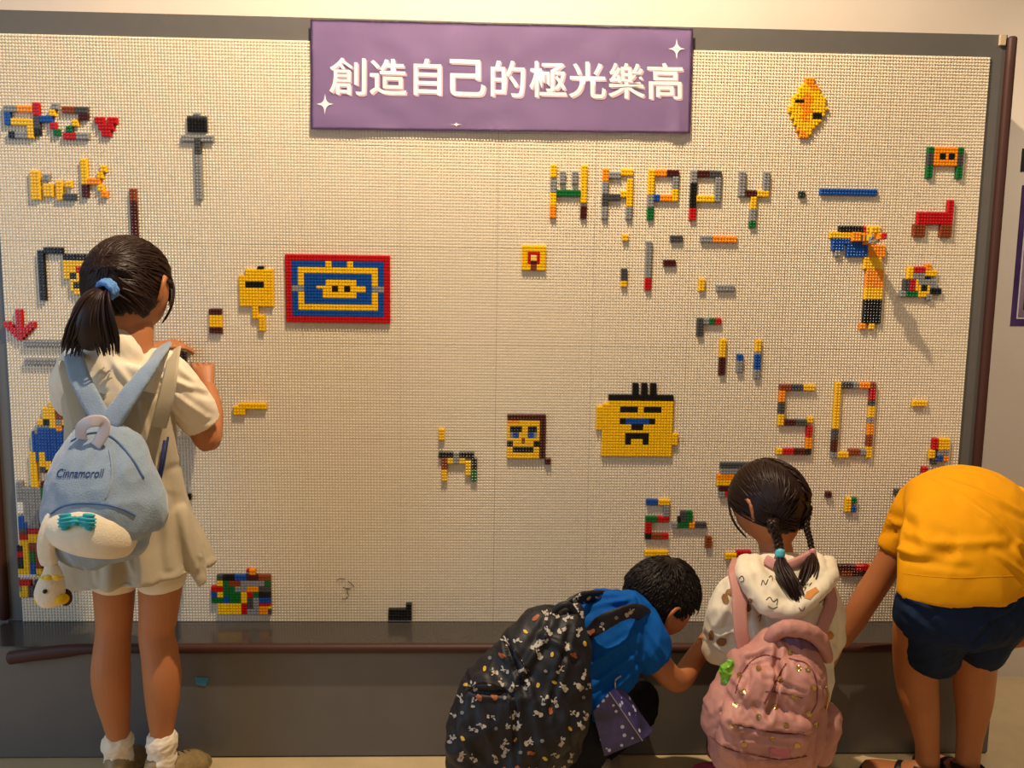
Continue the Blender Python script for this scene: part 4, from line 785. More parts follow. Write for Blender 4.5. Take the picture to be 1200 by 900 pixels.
remeshed('shirt', bm, M['blue'], boy, .0045, 4, creases([(745, 765, 690, 800, -.50, 7, 7), (752, 775, 705, 815, -.50, 6, 6), (735, 750, 690, 775, -.50, 6, 7), (757, 735, 775, 765, -.48, 5, 6), (740, 800, 748, 770, -.48, -6, 5),
    (690, 712, 735, 702, -.46, 6, 5), (700, 722, 745, 708, -.46, 5, 4), (728, 750, 745, 785, -.48, 5, 6)], cloth(.008, 11, 11, 1.7, -.9)))
bm = bmesh.new()
for hip, knee, ank in (((668, 868, -.40), (748, 822, -.22), (706, 882, -.27)), ((640, 868, -.42), (690, 820, -.20), (660, 886, -.30))):
    loft(bm, px((*hip, 36, 36), ((hip[0]+knee[0])/2, (hip[1]+knee[1])/2, (hip[2]+knee[2])/2, 33, 32), (*knee, 26, 26), ((ank[0]+knee[0])/2, (ank[1]+knee[1])/2, (ank[2]+knee[2])/2, 24, 24), (ank[0], ank[1]-6, ank[2], 17, 18)), seg=20)
loft(bm, px((682, 806, -.44, 50, 44), (670, 835, -.44, 56, 48), (655, 866, -.43, 56, 50)), seg=30)
remeshed('trousers', bm, mat('black trousers', (22, 24, 34), .85, .2), boy, .005, 4, cloth(.008, 14, 12, 4))
m_gs = mat('pale grey sneaker', (150, 140, 130), .6, .4, .1, 60); m_ws = mat('pale sole', (190, 184, 172), .6)
a = at(706, 884, -.29); shoe(boy, a, (.35, 1), .145, m_gs, m_ws, M['shirt'], .85); a = at(664, 888, -.32); shoe(boy, a, (.1, 1), .145, m_gs, m_ws, M['shirt'], .85)
# patterned backpack
b0 = at(600, 905, -.58)
bag = thing('patterned_backpack', 'black backpack with small white cartoon animal print, worn by the crouching child', 'backpack', (b0.x, b0.y, b0.z))
m_bk = mat('black printed nylon', (22, 23, 32), .55, .4, .1, 30, .35, 200, .001)
bm = bmesh.new()
loft(bm, px((676, 722, -.51, 16, 14), (664, 735, -.53, 34, 26), (642, 762, -.56, 52, 36), (626, 800, -.58, 66, 42), (610, 840, -.60, 78, 46), (600, 875, -.60, 76, 46), (598, 905, -.58, 66, 40)), seg=36, power=.9)
loft(bm, px((575, 800, -.62, 24, 16), (562, 845, -.64, 34, 20), (560, 885, -.63, 34, 20)), seg=24, power=.8)
loft(bm, px((668, 790, -.59, 18, 20), (668, 840, -.60, 24, 24), (664, 880, -.59, 22, 22)), seg=20)
bagb = remeshed('bag_body', bm, m_bk, bag, .005, 3, creases([(650, 735, 600, 800, -.62, 8, 8), (668, 745, 640, 830, -.62, -8, 6), (590, 750, 616, 805, -.62, -9, 5), (620, 800, 640, 890, -.64, 9, 9), (545, 812, 600, 815, -.66, -8, 5), (602, 815, 606, 890, -.66, -9, 5),
    (560, 830, 580, 890, -.68, 7, 9), (650, 790, 665, 870, -.62, 8, 8), (635, 745, 675, 765, -.60, 7, 6), (535, 850, 560, 890, -.66, 7, 7)], cloth(.013, 9, 9, 7.7, -.6, .4)))
m_wp = mat('white print ink', (176, 170, 162), .6); m_yp = mat('yellow print ink', (206, 170, 60), .6); m_op = mat('rust print ink', (160, 84, 44), .6); m_gp = mat('grey print ink', (120, 122, 126), .6)
bm = bmesh.new(); ribbon(bm, [at(690, 742, -.52), at(702, 730, -.525), at(722, 720, -.515), at(742, 716, -.48), at(757, 724, -.44), at(762, 738, -.36)], .004, .040, (0.35, -.8, .1), 8)
bm.free(); bm = bmesh.new()
ribbon(bm, [at(684, 748, -.50), at(700, 734, -.525), at(722, 722, -.525), at(742, 716, -.50), at(757, 722, -.45), at(763, 738, -.38)], .036, .010, (.35, .1, .9), 8)
s1 = remeshed('shoulder_strap', bm, m_bk, bag, .004, 2)
bm = bmesh.new(); ribbon(bm, [at(652, 738, -.50), at(660, 716, -.50), at(676, 703, -.485), at(696, 699, -.45), at(712, 700, -.40)], .034, .012, (.6, .1, .8), 8)
s2 = remeshed('shoulder_strap', bm, m_bk, bag, .004, 2)
bm = bmesh.new(); tube(bm, [at(655, 730, -.55), at(650, 716, -.555), at(664, 708, -.555), at(674, 718, -.55)], .007, 8, 6); put('handle_loop', bm, m_bk, bag, True)
tr = tree_of(bagb, s1, s2)
random.seed(21)
inks = {}
def ink(m_): return inks.setdefault(m_.name, (bmesh.new(), m_))[0]
spots = []
for gy in range(13):
    for gx in range(13):
        x = 530+gx*14.5+(gy % 2)*7+random.uniform(-4, 4)+(12-gy)*4.5*0; y = 704+gy*16.5+random.uniform(-4, 4)
        q = surf(tr, x, y)
        if q is None or q.y > -.44: continue
        if random.random() < .22: continue
        spots.append((x, y))
for x, y in spots + [(706, 731), (722, 724), (738, 718), (690, 741), (672, 712), (684, 706)]:
    k = random.random(); r = random.uniform(.8, 1.15); a = random.uniform(0, 3.14)
    if k < .62:                                    # an upright or curled little white figure
        b_ = ink(m_wp)
        patch(b_, tr, blob(x, y, random.uniform(2.4, 4.4)*r, random.uniform(1.6, 2.6)*r, 12, a, .4))
        patch(b_, tr, blob(x+4.2*math.cos(a), y+4.2*math.sin(a), 2.3*r, 3.0*r, 10, a, .3))
        for j in range(random.choice((1, 2, 3, 4))):
            t = a+random.uniform(-1.2, 1.2)+math.pi; ll = random.uniform(3.2, 5.4); patch(b_, tr, blob(x+ll*math.cos(t), y+ll*math.sin(t), random.uniform(1.2, 2.6), random.uniform(.6, 1.3), 8, t+random.uniform(-.6, .6), .3))
        if random.random() < .6: patch(ink(m_op if random.random() < .4 else m_bk), tr, blob(x+1.4*math.cos(a), y+1.4*math.sin(a), 1.5, 1.1, 8, a, .3), .0018)
    elif k < .78: patch(ink(m_yp), tr, blob(x, y, 3.2, 1.9, 10, a, .15))
    elif k < .88: patch(ink(m_op), tr, blob(x, y, 4.2, 2.6, 10, a, .35))
    else: patch(ink(m_gp), tr, blob(x, y, 2.2, 2.2, 10, a, .1))
for nm, (b_, m_) in inks.items(): put('print', b_, m_, bag, kind='stuff')
surf_line('zip', tr, [(590, 752), (604, 764), (616, 782), (622, 800)], .0018, M['iris'], bag, .0008)
surf_line('zip', tr, [(545, 812), (565, 800), (592, 812), (600, 850)], .0018, M['iris'], bag, .0008)
# starry paper bag
nt_m = mat('night sky print', (66, 62, 128), .4, .5, .8, 16)
nt = nt_m.node_tree; pb = nt.nodes['Principled BSDF']; src = pb.inputs['Base Color'].links[0].from_socket
vo = nt.nodes.new('ShaderNodeTexVoronoi'); vo.inputs['Scale'].default_value = 58
tc = nt.nodes.new('ShaderNodeTexCoord'); nt.links.new(tc.outputs['Object'], vo.inputs['Vector'])
lt = nt.nodes.new('ShaderNodeMath'); lt.operation = 'LESS_THAN'; lt.inputs[1].default_value = .24; nt.links.new(vo.outputs['Distance'], lt.inputs[0])
mx = nt.nodes.new('ShaderNodeMix'); mx.data_type = 'RGBA'; nt.links.new(lt.outputs[0], mx.inputs['Factor']); nt.links.new(src, mx.inputs[6]); mx.inputs[7].default_value = srgb(190, 200, 235); nt.links.new(mx.outputs[2], pb.inputs['Base Color'])
A, B, C_, D = at(694, 834, -.545), at(714, 811, -.545), at(753, 868, -.545), at(708, 887, -.545)
E_, G = at(728, 801, -.50), at(757, 862, -.50)
gb = thing('starry_box', 'small dark purple box printed with stars, beside the crouching child', 'box', tuple(D))
bm = bmesh.new(); vs_ = [bm.verts.new(p) for p in (A, B, C_, D)]; dv = E_-B; vb = [bm.verts.new(v.co+dv) for v in vs_]
bm.faces.new(vs_); bm.faces.new(list(reversed(vb)))
for i in range(4): bm.faces.new((vs_[i], vb[i], vb[(i+1) % 4], vs_[(i+1) % 4]))
bmesh.ops.recalc_face_normals(bm, faces=bm.faces); bmesh.ops.bevel(bm, geom=bm.edges[:], offset=.0015, segments=2, affect='EDGES')
put('carton', bm, nt_m, gb)
bm = bmesh.new(); tube(bm, [B+Vector((0, -.001, 0)), C_+Vector((0, -.001, 0))], .0008, 6, 2); put('edge_line', bm, m_wp, gb)
bm = bmesh.new(); tube(bm, [B+dv*.5, at(722, 796, -.52), at(735, 790, -.50), E_+Vector((.01, 0, 0))], .0018, 6, 6); put('cord', bm, m_wp, gb, True)
# ---------------------------------------------------------------- crouching child with braids
ft = at(880, 905, -.30)
g2 = thing('person', 'crouching child with two dark braids, wearing a cream printed hoodie', 'person', (ft.x, ft.y, 0))
HC = at(902, 592, -.36); az, pt = math.radians(-30), math.radians(-24)
HM = head_axes((math.sin(az)*math.cos(pt), math.cos(az)*math.cos(pt), math.sin(pt)), (-.05, 0, 1)); HS = .99
bm = bmesh.new(); add_head(bm, HC, HM, HS)
loft(bm, px((906, 625, -.37, 20, 19), (910, 648, -.38, 19, 19), (912, 664, -.39, 24, 22)))
loft(bm, px((912, 664, -.40, 38, 26), (914, 690, -.42, 50, 34), (916, 740, -.44, 50, 38), (914, 800, -.46, 50, 42), (908, 850, -.46, 54, 48)))
for hip, knee, ank in (((890, 862, -.45), (862, 838, -.22), (838, 884, -.24)), ((930, 862, -.45), (950, 838, -.22), (930, 884, -.26))):
    loft(bm, px((*hip, 32, 32), ((hip[0]+knee[0])/2, (hip[1]+knee[1])/2, (hip[2]+knee[2])/2, 28, 28), (*knee, 21, 21), ((ank[0]+knee[0])/2, (ank[1]+knee[1])/2, (ank[2]+knee[2])/2, 20, 20), (*ank, 12, 13)), seg=20)
W1 = at(868, 800, -.21)
loft(bm, px((876, 684, -.41, 20, 20), (856, 722, -.42, 16, 16), (846, 752, -.38, 14, 14), (852, 770, -.32, 13, 13), (868, 800, -.21, 9, 9)), side=(.9, .3, 0))
hand(bm, W1, Vector((.05, .03, -.1)), (-.4, .5, .2), .06, (25, 30, 34, 38), thumb_side=1)
W2 = at(955, 800, -.21)
loft(bm, px((952, 684, -.41, 20, 20), (968, 722, -.42, 16, 16), (974, 750, -.38, 14, 14), (968, 770, -.32, 13, 13), (955, 800, -.21, 9, 9)), side=(.9, .3, 0))
hand(bm, W2, Vector((-.05, .03, -.1)), (.4, .5, .2), .06, (25, 30, 34, 38), thumb_side=-1)
bb = remeshed('body', bm, M['skin'], g2, .004, 3); add_eyes(HC, HM, HS, bb, M['eyewhite'], M['iris'], M['hair'], M['lip'])
def keep2(d):
    if d.y < -.30: return d.z > -.66
    if d.y < -.08: return d.z > -.25
    if d.y < .40: return d.z > .16
    return d.z > .40
random.seed(5)
cap2 = hair_cap(HC, HM, HS, M['hair2'], g2, keep2, .075)
RL, RR = Vector((-.72, -.60, -.34)).normalized(), Vector((.50, -.80, -.22)).normalized()
P = []
for i in range(620):
    d = rand_dir(keep2); tgt = RL if d.x < 0 else RR
    if abs(d.x) < .03: continue
    e = sl(tgt, rand_dir(lambda q: True), .08); P.append((tuple(d), tuple(e), random.uniform(-.015, .01), random.uniform(0, .025)))
for i in range(24): P.append(((-.62, .62, .48), (-.80+random.uniform(-.05, .05), .58+random.uniform(-.1, .1), random.uniform(-.6, -.2)), 0, .06))
for i in range(50):
    a = random.uniform(-1, 1); P.append(((a*.45, .55, .70), (a*.75, .80, random.uniform(-.05, .3)), 0, .03))
bm = bmesh.new(); strands(bm, HC, HM, HS, P, off=1.09, r=.0017, n=8); put('hair_strands', bm, M['hair2'], cap2, True)
def braid(path, r0, r1, turns, tail, tie_m, lab, tail_w):
    S_ = [Vector(p) for p in catmull([tuple(p) for p in path], 16)]; N_ = len(S_)
    bm = bmesh.new()
    for k in range(3):
        rows = []
        for i, p in enumerate(S_):
            t = i/(N_-1); r = r0*(1-t)+r1*t; ph = turns*2*math.pi*t+k*2*math.pi/3
            q = p + RT*(math.sin(ph)*r*.62) - FW*(math.sin(2*ph)*r*.34)
            rows.append((*q, r*.56, r*.50))
        loft(bm, rows, seg=8, n=1, side=FW)
    o = put('braid', bm, M['hair2'], g2, True); o['label'] = lab
    bm = bmesh.new(); T_ = S_[-1]
    pa = [T_+(Vector(q)-T_) for q in tail]
    for i in range(90):
        a = random.gauss(0, .5); b = random.gauss(0, .4); rows = []
        pts = [T_] + pa
        for j, q in enumerate(pts):
            w_ = tail_w*(0, .8, 1.0, .75)[j] if len(pts) == 4 else tail_w*(0, .9, .8)[j]
            rows.append((*(q+RT*a*w_-FW*b*w_*.6+UP*random.uniform(-.003, .003)*j), (.0012, .0022, .0020, .0005)[j], (.0012, .0018, .0015, .0005)[j]))
        loft(bm, rows, seg=5, n=4, cap=False)
    put('braid_tail', bm, M['hair2'], o, True)
    bm = bmesh.new(); loft(bm, [(*(T_+UP*.005), r1*1.15, r1*1.1), (*(T_-UP*.004), r1*1.2, r1*1.15)], seg=14, n=3); put('hair_tie', bm, tie_m, o, True)
r_l = HC+HM @ head_pt(RL, HS*1.1, False); r_r = HC+HM @ head_pt(RR, HS*1.1, False)
braid([r_l, at(905, 612, -.475), at(911, 632, -.48), at(914, 648, -.49)], .0125, .0092, 3.3, [at(916, 664, -.505), at(925, 682, -.535), at(934, 700, -.55)], mat('cyan hair tie', (90, 190, 214), .5), 'thick near braid with a cyan tie', .016)
braid([r_r, at(945, 615, -.43), at(949, 632, -.44), at(952, 647, -.45)], .0085, .0062, 3.8, [at(951, 658, -.485), at(947, 674, -.51), at(941, 690, -.535)], mat('pink hair tie', (222, 150, 160), .5), 'thin far braid with a pink tie', .015)
M['hood'] = mat('cream printed cotton', (232, 220, 196), .8, .2, .03, 30, .25, 500, .0008, sheen=.2)
bm = bmesh.new()
loft(bm, px((912, 660, -.40, 30, 24), (913, 670, -.41, 48, 32), (914, 692, -.43, 60, 40), (915, 740, -.44, 62, 44), (914, 790, -.46, 60, 46), (908, 850, -.46, 64, 52)))
loft(bm, px((882, 684, -.42, 26, 26), (862, 712, -.43, 29, 28), (851, 742, -.41, 28, 27), (848, 764, -.39, 23, 22)), side=(.9, .1, .3), cap='start')
loft(bm, px((944, 684, -.42, 26, 26), (958, 712, -.43, 28, 28), (964, 742, -.41, 25, 25), (960, 762, -.39, 21, 21)), side=(.9, .1, -.3), cap='start')
hd = remeshed('hoodie', bm, M['hood'], g2, .0045, 4, creases([(872, 700, 862, 750, -.48, 7, 7), (860, 690, 842, 735, -.47, 6, 7), (845, 745, 870, 735, -.47, 6, 6), (832, 755, 862, 765, -.45, 5, 6), (878, 710, 886, 760, -.50, -7, 6),
    (970, 700, 976, 745, -.47, 6, 7), (958, 735, 980, 750, -.47, 5, 6)], cloth(.008, 10, 10, 2.2, .5)))
bm = bmesh.new()
loft(bm, px((874, 655, -.42, 9, 9), (876, 678, -.49, 13, 12), (893, 702, -.525, 16, 13), (918, 714, -.54, 17, 13), (944, 702, -.53, 17, 13), (966, 680, -.49, 14, 12), (970, 660, -.42, 9, 9)), side=FW, seg=20, n=7)
loft(bm, px((884, 655, -.43, 8, 8), (888, 674, -.49, 11, 10), (903, 692, -.515, 14, 12), (922, 698, -.52, 15, 12), (942, 688, -.51, 14, 12), (958, 670, -.48, 11, 10), (956, 655, -.43, 8, 8)), side=FW, seg=20, n=7)
loft(bm, px((918, 662, -.45, 30, 14), (918, 680, -.49, 34, 12), (920, 702, -.51, 20, 10)), seg=20)
hood = remeshed('hood', bm, M['hood'], hd, .004, 3, cloth(.006, 14, 12, 6.2, .4))
bm = bmesh.new(); ribbon(bm, [at(898, 656, -.475), at(915, 664, -.495), at(932, 660, -.49), at(948, 652, -.46)], .012, .022, FW, 6)
put('hood_lining', bm, mat('dusty pink lining', (208, 150, 146), .8, .2, .08, 60), hood, True)
trh = tree_of(hd, hood)
m_bp = mat('tan print', (150, 104, 60), .7); m_dp = mat('dark line print', (70, 56, 44), .7); m_or = mat('orange print', (204, 136, 62), .7)
bm = bmesh.new()
for x, y, rx, ry in ((856, 694, 6, 4), (874, 712, 8, 5), (850, 702, 4, 6), (846, 752, 6, 5), (879, 704, 3, 3), (952, 752, 7, 6), (834, 745, 3, 6)): patch(bm, trh, blob(x, y, rx, ry, 14, random.uniform(-.4, .4), .15))
put('print', bm, m_bp, hd, kind='stuff')
bm = bmesh.new(); patch(bm, trh, [(945, 694), (956, 688), (960, 693), (949, 703), (943, 701)]); patch(bm, trh, blob(972, 745, 4, 5, 10, 0, .2)); put('print', bm, m_or, hood, kind='stuff')
bm = bmesh.new()
def scrib(*pts):
    W_ = [surf(trh, a, b, .0008) for a, b in catmull([tuple(p) for p in pts], 4)]; W_ = [p for p in W_ if p is not None]
    if len(W_) > 2: tube(bm, W_, .0008, 5, 1)
scrib((858, 674), (862, 672), (860, 680)); scrib((866, 678), (870, 675), (872, 680), (868, 682)); scrib((892, 686), (894, 680), (897, 685), (900, 679)); scrib((901, 677), (904, 675), (905, 680))
scrib((898, 703), (902, 700), (906, 705), (911, 702), (910, 709)); scrib((900, 710), (905, 713), (911, 711)); scrib((960, 706), (966, 702), (964, 709)); scrib((936, 712), (940, 716), (943, 711)); scrib((865, 740), (872, 735), (868, 744)); scrib((888, 724), (892, 720), (890, 728))
put('print_lines', bm, m_dp, hd, kind='stuff')
bm = bmesh.new()
for hip, knee, ank in (((890, 862, -.45), (862, 838, -.22), (842, 884, -.25)), ((930, 862, -.45), (950, 838, -.22), (930, 884, -.26))):
    loft(bm, px((*hip, 36, 36), ((hip[0]+knee[0])/2, (hip[1]+knee[1])/2, (hip[2]+knee[2])/2, 32, 32), (*knee, 25, 25), ((ank[0]+knee[0])/2, (ank[1]+knee[1])/2, (ank[2]+knee[2])/2, 23, 23), (ank[0], ank[1]-4, ank[2], 16, 17)), seg=20)
loft(bm, px((880, 878, -.47, 34, 30), (868, 893, -.42, 26, 24), (862, 905, -.38, 20, 20)))
remeshed('leggings', bm, mat('dark plum leggings', (48, 38, 62), .8, .2), g2, .005, 4, cloth(.004, 16, 14, 4))
m_pk = mat('pink shoe fabric', (214, 74, 112), .7, .3, .1, 60); 
a = at(820, 901, -.257)+Vector((.085, -.035, 0)); shoe(g2, (a.x, a.y), (-.9, .35), .135, m_pk, m_pk, None, .78)
a = at(930, 890, -.28); shoe(g2, (a.x, a.y), (.1, 1), .12, m_pk, m_pk, None, .82)
# pink quilted backpack
b0 = at(895, 897, -.60)
bag = thing('quilted_backpack', 'dusty pink puffy backpack with gold foil dots, worn by the braided child', 'backpack', tuple(b0))
M['pink'] = mat('dusty pink nylon', (188, 132, 122), .56, .5, .06, 25, .3, 160, .001)
bm = bmesh.new()
loft(bm, px((905, 746, -.56, 22, 16), (909, 764, -.575, 50, 30), (907, 800, -.59, 60, 38), (901, 840, -.60, 65, 42), (895, 868, -.60, 66, 42), (891, 886, -.59, 60, 36)), seg=36, power=.85)
loft(bm, px((902, 790, -.645, 10, 8), (893, 800, -.65, 22, 17), (884, 820, -.655, 27, 18), (878, 838, -.65, 20, 12)), seg=24)
loft(bm, px((934, 775, -.64, 14, 10), (934, 792, -.65, 27, 18), (928, 818, -.655, 34, 20), (925, 838, -.65, 30, 14)), seg=24)
loft(bm, px((900, 842, -.66, 48, 12), (896, 856, -.672, 52, 18), (891, 876, -.67, 52, 18), (888, 888, -.655, 44, 12)), seg=28, power=.8)
loft(bm, px((899, 836, -.668, 50, 13), (898, 846, -.680, 52, 15), (896, 854, -.672, 50, 10)), seg=28, power=.8)
loft(bm, px((857, 786, -.57, 10, 14), (852, 800, -.575, 13, 20), (842, 825, -.59, 16, 26), (840, 852, -.59, 17, 26)), seg=20)
loft(bm, px((974, 830, -.58, 11, 20), (967, 852, -.585, 14, 26), (958, 880, -.58, 13, 24)), seg=20)
pk = remeshed('bag_body', bm, M['pink'], bag, .0042, 2, creases([(921, 768, 893, 832, -.66, -13, 6), (862, 812, 880, 778, -.64, -6, 4), (880, 778, 905, 768, -.64, -6, 4), (930, 774, 956, 800, -.64, -6, 4), (956, 800, 950, 836, -.64, -6, 4),
    (862, 852, 890, 856, -.70, -8, 4), (890, 856, 940, 860, -.70, -8, 4), (848, 835, 862, 882, -.64, -10, 5), (957, 835, 948, 885, -.64, -10, 5), (900, 800, 944, 812, -.69, -4, 4), (866, 800, 880, 835, -.66, 6, 6), (905, 790, 925, 835, -.68, 5, 6),
    (850, 872, 880, 884, -.68, -7, 4), (880, 884, 935, 890, -.68, -7, 4), (870, 868, 925, 874, -.70, 4, 5)], cloth(.0045, 13, 20, 9.1, .6, .5)))
trp = tree_of(pk)
m_dz = mat('dark pink seam', (120, 62, 64), .6)
surf_line('zip', trp, [(862, 812), (872, 785), (892, 768), (915, 772)], .0015, m_dz, bag, .0004)
surf_line('zip', trp, [(925, 772), (945, 778), (956, 796), (957, 822), (950, 836)], .0015, m_dz, bag, .0004)
surf_line('seam', trp, [(921, 778), (908, 800), (896, 824)], .0018, m_dz, bag, .0002)
surf_line('seam', trp, [(857, 848), (885, 854), (915, 860), (942, 858)], .0015, m_dz, bag, .0004)
surf_line('seam', trp, [(832, 862), (850, 876), (880, 884), (915, 890), (945, 886)], .0015, m_dz, bag, .0004)
surf_line('seam', trp, [(897, 810), (918, 812), (940, 818)], .0010, m_dz, bag, .0004)
gold = mat('gold foil', (196, 160, 104), .25, .6, metal=.8)
bm = bmesh.new()
for x, y in ((936, 783), (915, 797), (889, 783), (867, 791), (953, 806), (931, 817), (908, 828), (871, 811), (889, 840), (862, 826), (921, 850), (858, 850), (872, 872), (948, 836), (934, 874), (957, 850), (926, 765), (947, 784), (905, 866)): patch(bm, trp, blob(x, y, 3.4, 3.6, 14), .0010)
o = put('foil_dots', bm, gold, bag, kind='stuff')
bm = bmesh.new(); patch(bm, trp, [(903, 876), (924, 874), (925, 888), (901, 886)], .0015); put('label_patch', bm, mat('rose label', (188, 104, 112), .5), bag)
bm = bmesh.new(); c = surf(trp, 868, 852, .003); loft(bm, [(*(c+UP*.006), .004, .002), (*(c-UP*.004), .005, .002)], seg=10, n=3); put('zip_pull', bm, mat('white tag', (220, 200, 200), .5), bag, True)
bm = bmesh.new(); tube(bm, [at(968, 805, -.635), at(971, 815, -.64), at(969, 828, -.64), at(966, 834, -.63)], .0022, 8, 6); put('zip_pull', bm, gold, bag, True)
bm = bmesh.new(); loft(bm, px((900, 758, -.585, 7, 7), (908, 743, -.60, 9, 9), (926, 736, -.61, 10, 10), (946, 739, -.61, 10, 10), (962, 751, -.60, 9, 9), (969, 772, -.585, 7, 7)), side=FW, seg=18, n=6)
remeshed('handle', bm, M['pink'], bag, .0035, 2, cloth(.003, 30, 20))
bm = bmesh.new(); loft(bm, px((915, 752, -.59, 16, 8), (934, 758, -.60, 18, 10), (952, 768, -.59, 10, 8)), side=UP, seg=16)
remeshed('lining', bm, mat('mauve satin lining', (104, 74, 96), .35, .6), bag, .0035, 2, cloth(.005, 30, 26))
bm = bmesh.new(); ribbon(bm, [at(872, 760, -.54), at(868, 735, -.53), at(866, 700, -.50), at(862, 672, -.46), at(866, 656, -.40)], .034, .010, RT, 8); remeshed('shoulder_strap', bm, M['pink'], bag, .004, 2)
bm = bmesh.new(); ribbon(bm, [at(956, 758, -.53), at(966, 730, -.525), at(974, 705, -.50), at(968, 680, -.47), at(960, 664, -.42)], .028, .010, RT, 8); remeshed('shoulder_strap', bm, M['pink'], bag, .004, 2)
c = at(854, 786, -.60)
sn = thing('snack_packet', 'crumpled green snack wrapper in the left pocket of the pink backpack', 'wrapper', tuple(c))
bm = bmesh.new(); loft(bm, px((857, 776, -.60, 5, 4), (853, 785, -.60, 9, 6), (855, 797, -.60, 9, 6), (856, 806, -.60, 7, 5)), seg=20)
remeshed('wrapper', bm, mat('lime foil wrapper', (122, 188, 40), .3, .6, .35, 60), sn, .002, 0, cloth(.005, 60, 60))
c = at(972, 838, -.60)
fl = thing('flask', 'grey flask lid poking from the right pocket of the pink backpack', 'bottle', tuple(c))
bm = bmesh.new(); loft(bm, px((973, 832, -.59, 6, 6), (973, 836, -.59, 8, 8), (971, 848, -.59, 8, 8), (969, 858, -.59, 8, 8)), seg=18); put('lid', bm, mat('blue grey metal', (120, 128, 142), .3, .6, metal=.5), fl, True)
# ---------------------------------------------------------------- bending figure in the yellow shirt
ft = at(1110, 905, -.32)
g3 = thing('person', 'figure bending forward at the right in a plain yellow shirt and navy shorts', 'person', (ft.x, ft.y, 0))
HC = at(1108, 612, -.10); az, pt = math.radians(0), math.radians(-70)
HM = head_axes((math.sin(az)*math.cos(pt), math.cos(az)*math.cos(pt), math.sin(pt)), (0, 1, .3)); HS = 1.0
bm = bmesh.new(); add_head(bm, HC, HM, HS)
loft(bm, px((1112, 600, -.15, 22, 20), (1116, 590, -.20, 22, 20), (1120, 588, -.25, 34, 22)))
loft(bm, px((1120, 588, -.24, 44, 24), (1126, 592, -.32, 60, 30), (1130, 620, -.42, 60, 34), (1130, 660, -.47, 60, 38), (1130, 700, -.47, 68, 42)))
loft(bm, px((1090, 705, -.46, 34, 36), (1080, 735, -.42, 31, 32), (1073, 768, -.37, 25, 26), (1074, 795, -.345, 23.5, 24), (1077, 818, -.345, 21.5, 22), (1082, 842, -.335, 17.5, 18), (1086, 868, -.325, 13.5, 14), (1087, 890, -.32, 13, 14), (1087, 905, -.32, 12, 14)), seg=24)
loft(bm, px((1158, 705, -.46, 36, 36), (1150, 735, -.42, 31, 32), (1143, 768, -.37, 24.5, 26), (1141, 795, -.345, 23, 24), (1141, 818, -.345, 20.5, 22), (1139, 842, -.335, 17, 18), (1136, 868, -.325, 14, 14), (1134, 890, -.32, 13, 14), (1133, 905, -.32, 12, 14)), seg=24)
W1 = at(985, 752, -.21)
loft(bm, px((1078, 600, -.27, 22, 20), (1056, 635, -.26, 17.5, 17), (1032, 675, -.245, 15.5, 15.5), (1012, 706, -.235, 15.5, 15), (999, 730, -.225, 13, 12.5), (985, 752, -.21, 9.5, 9.5)), side=(.9, .2, .4))
hand(bm, W1, at(968, 778, -.19)-W1, (.6, -.6, .3), .07, (22, 26, 30, 34), thumb_side=1)
W2 = at(1140, 752, -.22)
loft(bm, px((1180, 600, -.27, 22, 20), (1212, 650, -.28, 18, 17), (1222, 715, -.30, 16, 16), (1212, 738, -.29, 14, 14), (1178, 748, -.25, 12.5, 12.5), (1140, 752, -.22, 9.5, 9.5)), side=(.9, .2, .4))
hand(bm, W2, at(1118, 748, -.21)-W2, (.1, -.8, .5), .07, (30, 34, 36, 40), thumb_side=-1)
bb = remeshed('body', bm, M['skin'], g3, .004, 4); add_eyes(HC, HM, HS, bb, M['eyewhite'], M['iris'], M['hair'], M['lip'])
crop_hair(HC, HM, HS, M['hair'], g3, keepb, (0, -.35, .93), 500, arc=.4, seed=9)
M['yel'] = mat('golden yellow cotton', (234, 160, 5), .8, .2, .03, 20, .25, 500, .0007)
bm = bmesh.new()
loft(bm, px((1116, 590, -.20, 32, 22), (1122, 580, -.26, 50, 30), (1130, 585, -.33, 63, 40), (1135, 612, -.42, 69, 44), (1133, 645, -.465, 73, 48), (1131, 675, -.48, 77, 50), (1131, 688, -.48, 79, 50)), seg=44, cap='start')
loft(bm, px((1094, 584, -.29, 36, 32), (1074, 603, -.28, 29, 28), (1057, 625, -.265, 21, 23), (1045, 644, -.255, 15, 18)), side=(.9, .2, .4), cap='start')
loft(bm, px((1178, 592, -.27, 30, 28), (1202, 622, -.28, 25, 24), (1215, 650, -.28, 20, 20)), side=(.9, .2, -.4), cap='start')
loft(bm, px((1070, 628, -.40, 10, 14), (1068, 655, -.45, 13, 18), (1069, 682, -.47, 14, 20)), seg=20)
y0c = at(1131, 650, -.46)
MC = creases([(1056, 624, 1094, 632, -.48, 9, 13), (1060, 650, 1092, 640, -.50, 9, 12), (1070, 600, 1062, 640, -.46, -8, 9), (1135, 568, 1200, 600, -.48, 7, 8), (1145, 590, 1205, 650, -.52, 6, 8), (1160, 645, 1205, 680, -.54, 5, 7),
    (1080, 640, 1180, 634, -.54, 4, 9), (1190, 640, 1205, 675, -.52, -6, 6), (1065, 660, 1130, 664, -.54, -3, 8), (1048, 610, 1040, 640, -.34, 5, 5)], cloth(.006, 7, 6, 3.3, .6, .3))
def yf(p, n):
    lo = 1-sstep(.60, .76, p.z)
    return MC(p, n) + lo*.003*math.sin((p.x*1.0+p.z*.5)*58)
sh = remeshed('shirt', bm, M['yel'], g3, .0048, 4, yf)
trs = tree_of(sh)
surf_line('hem_stitch', trs, [(1058, 672), (1085, 675), (1120, 677), (1155, 676), (1190, 675)], 0.0007, M['yel'], sh, .0001)
bm = bmesh.new()
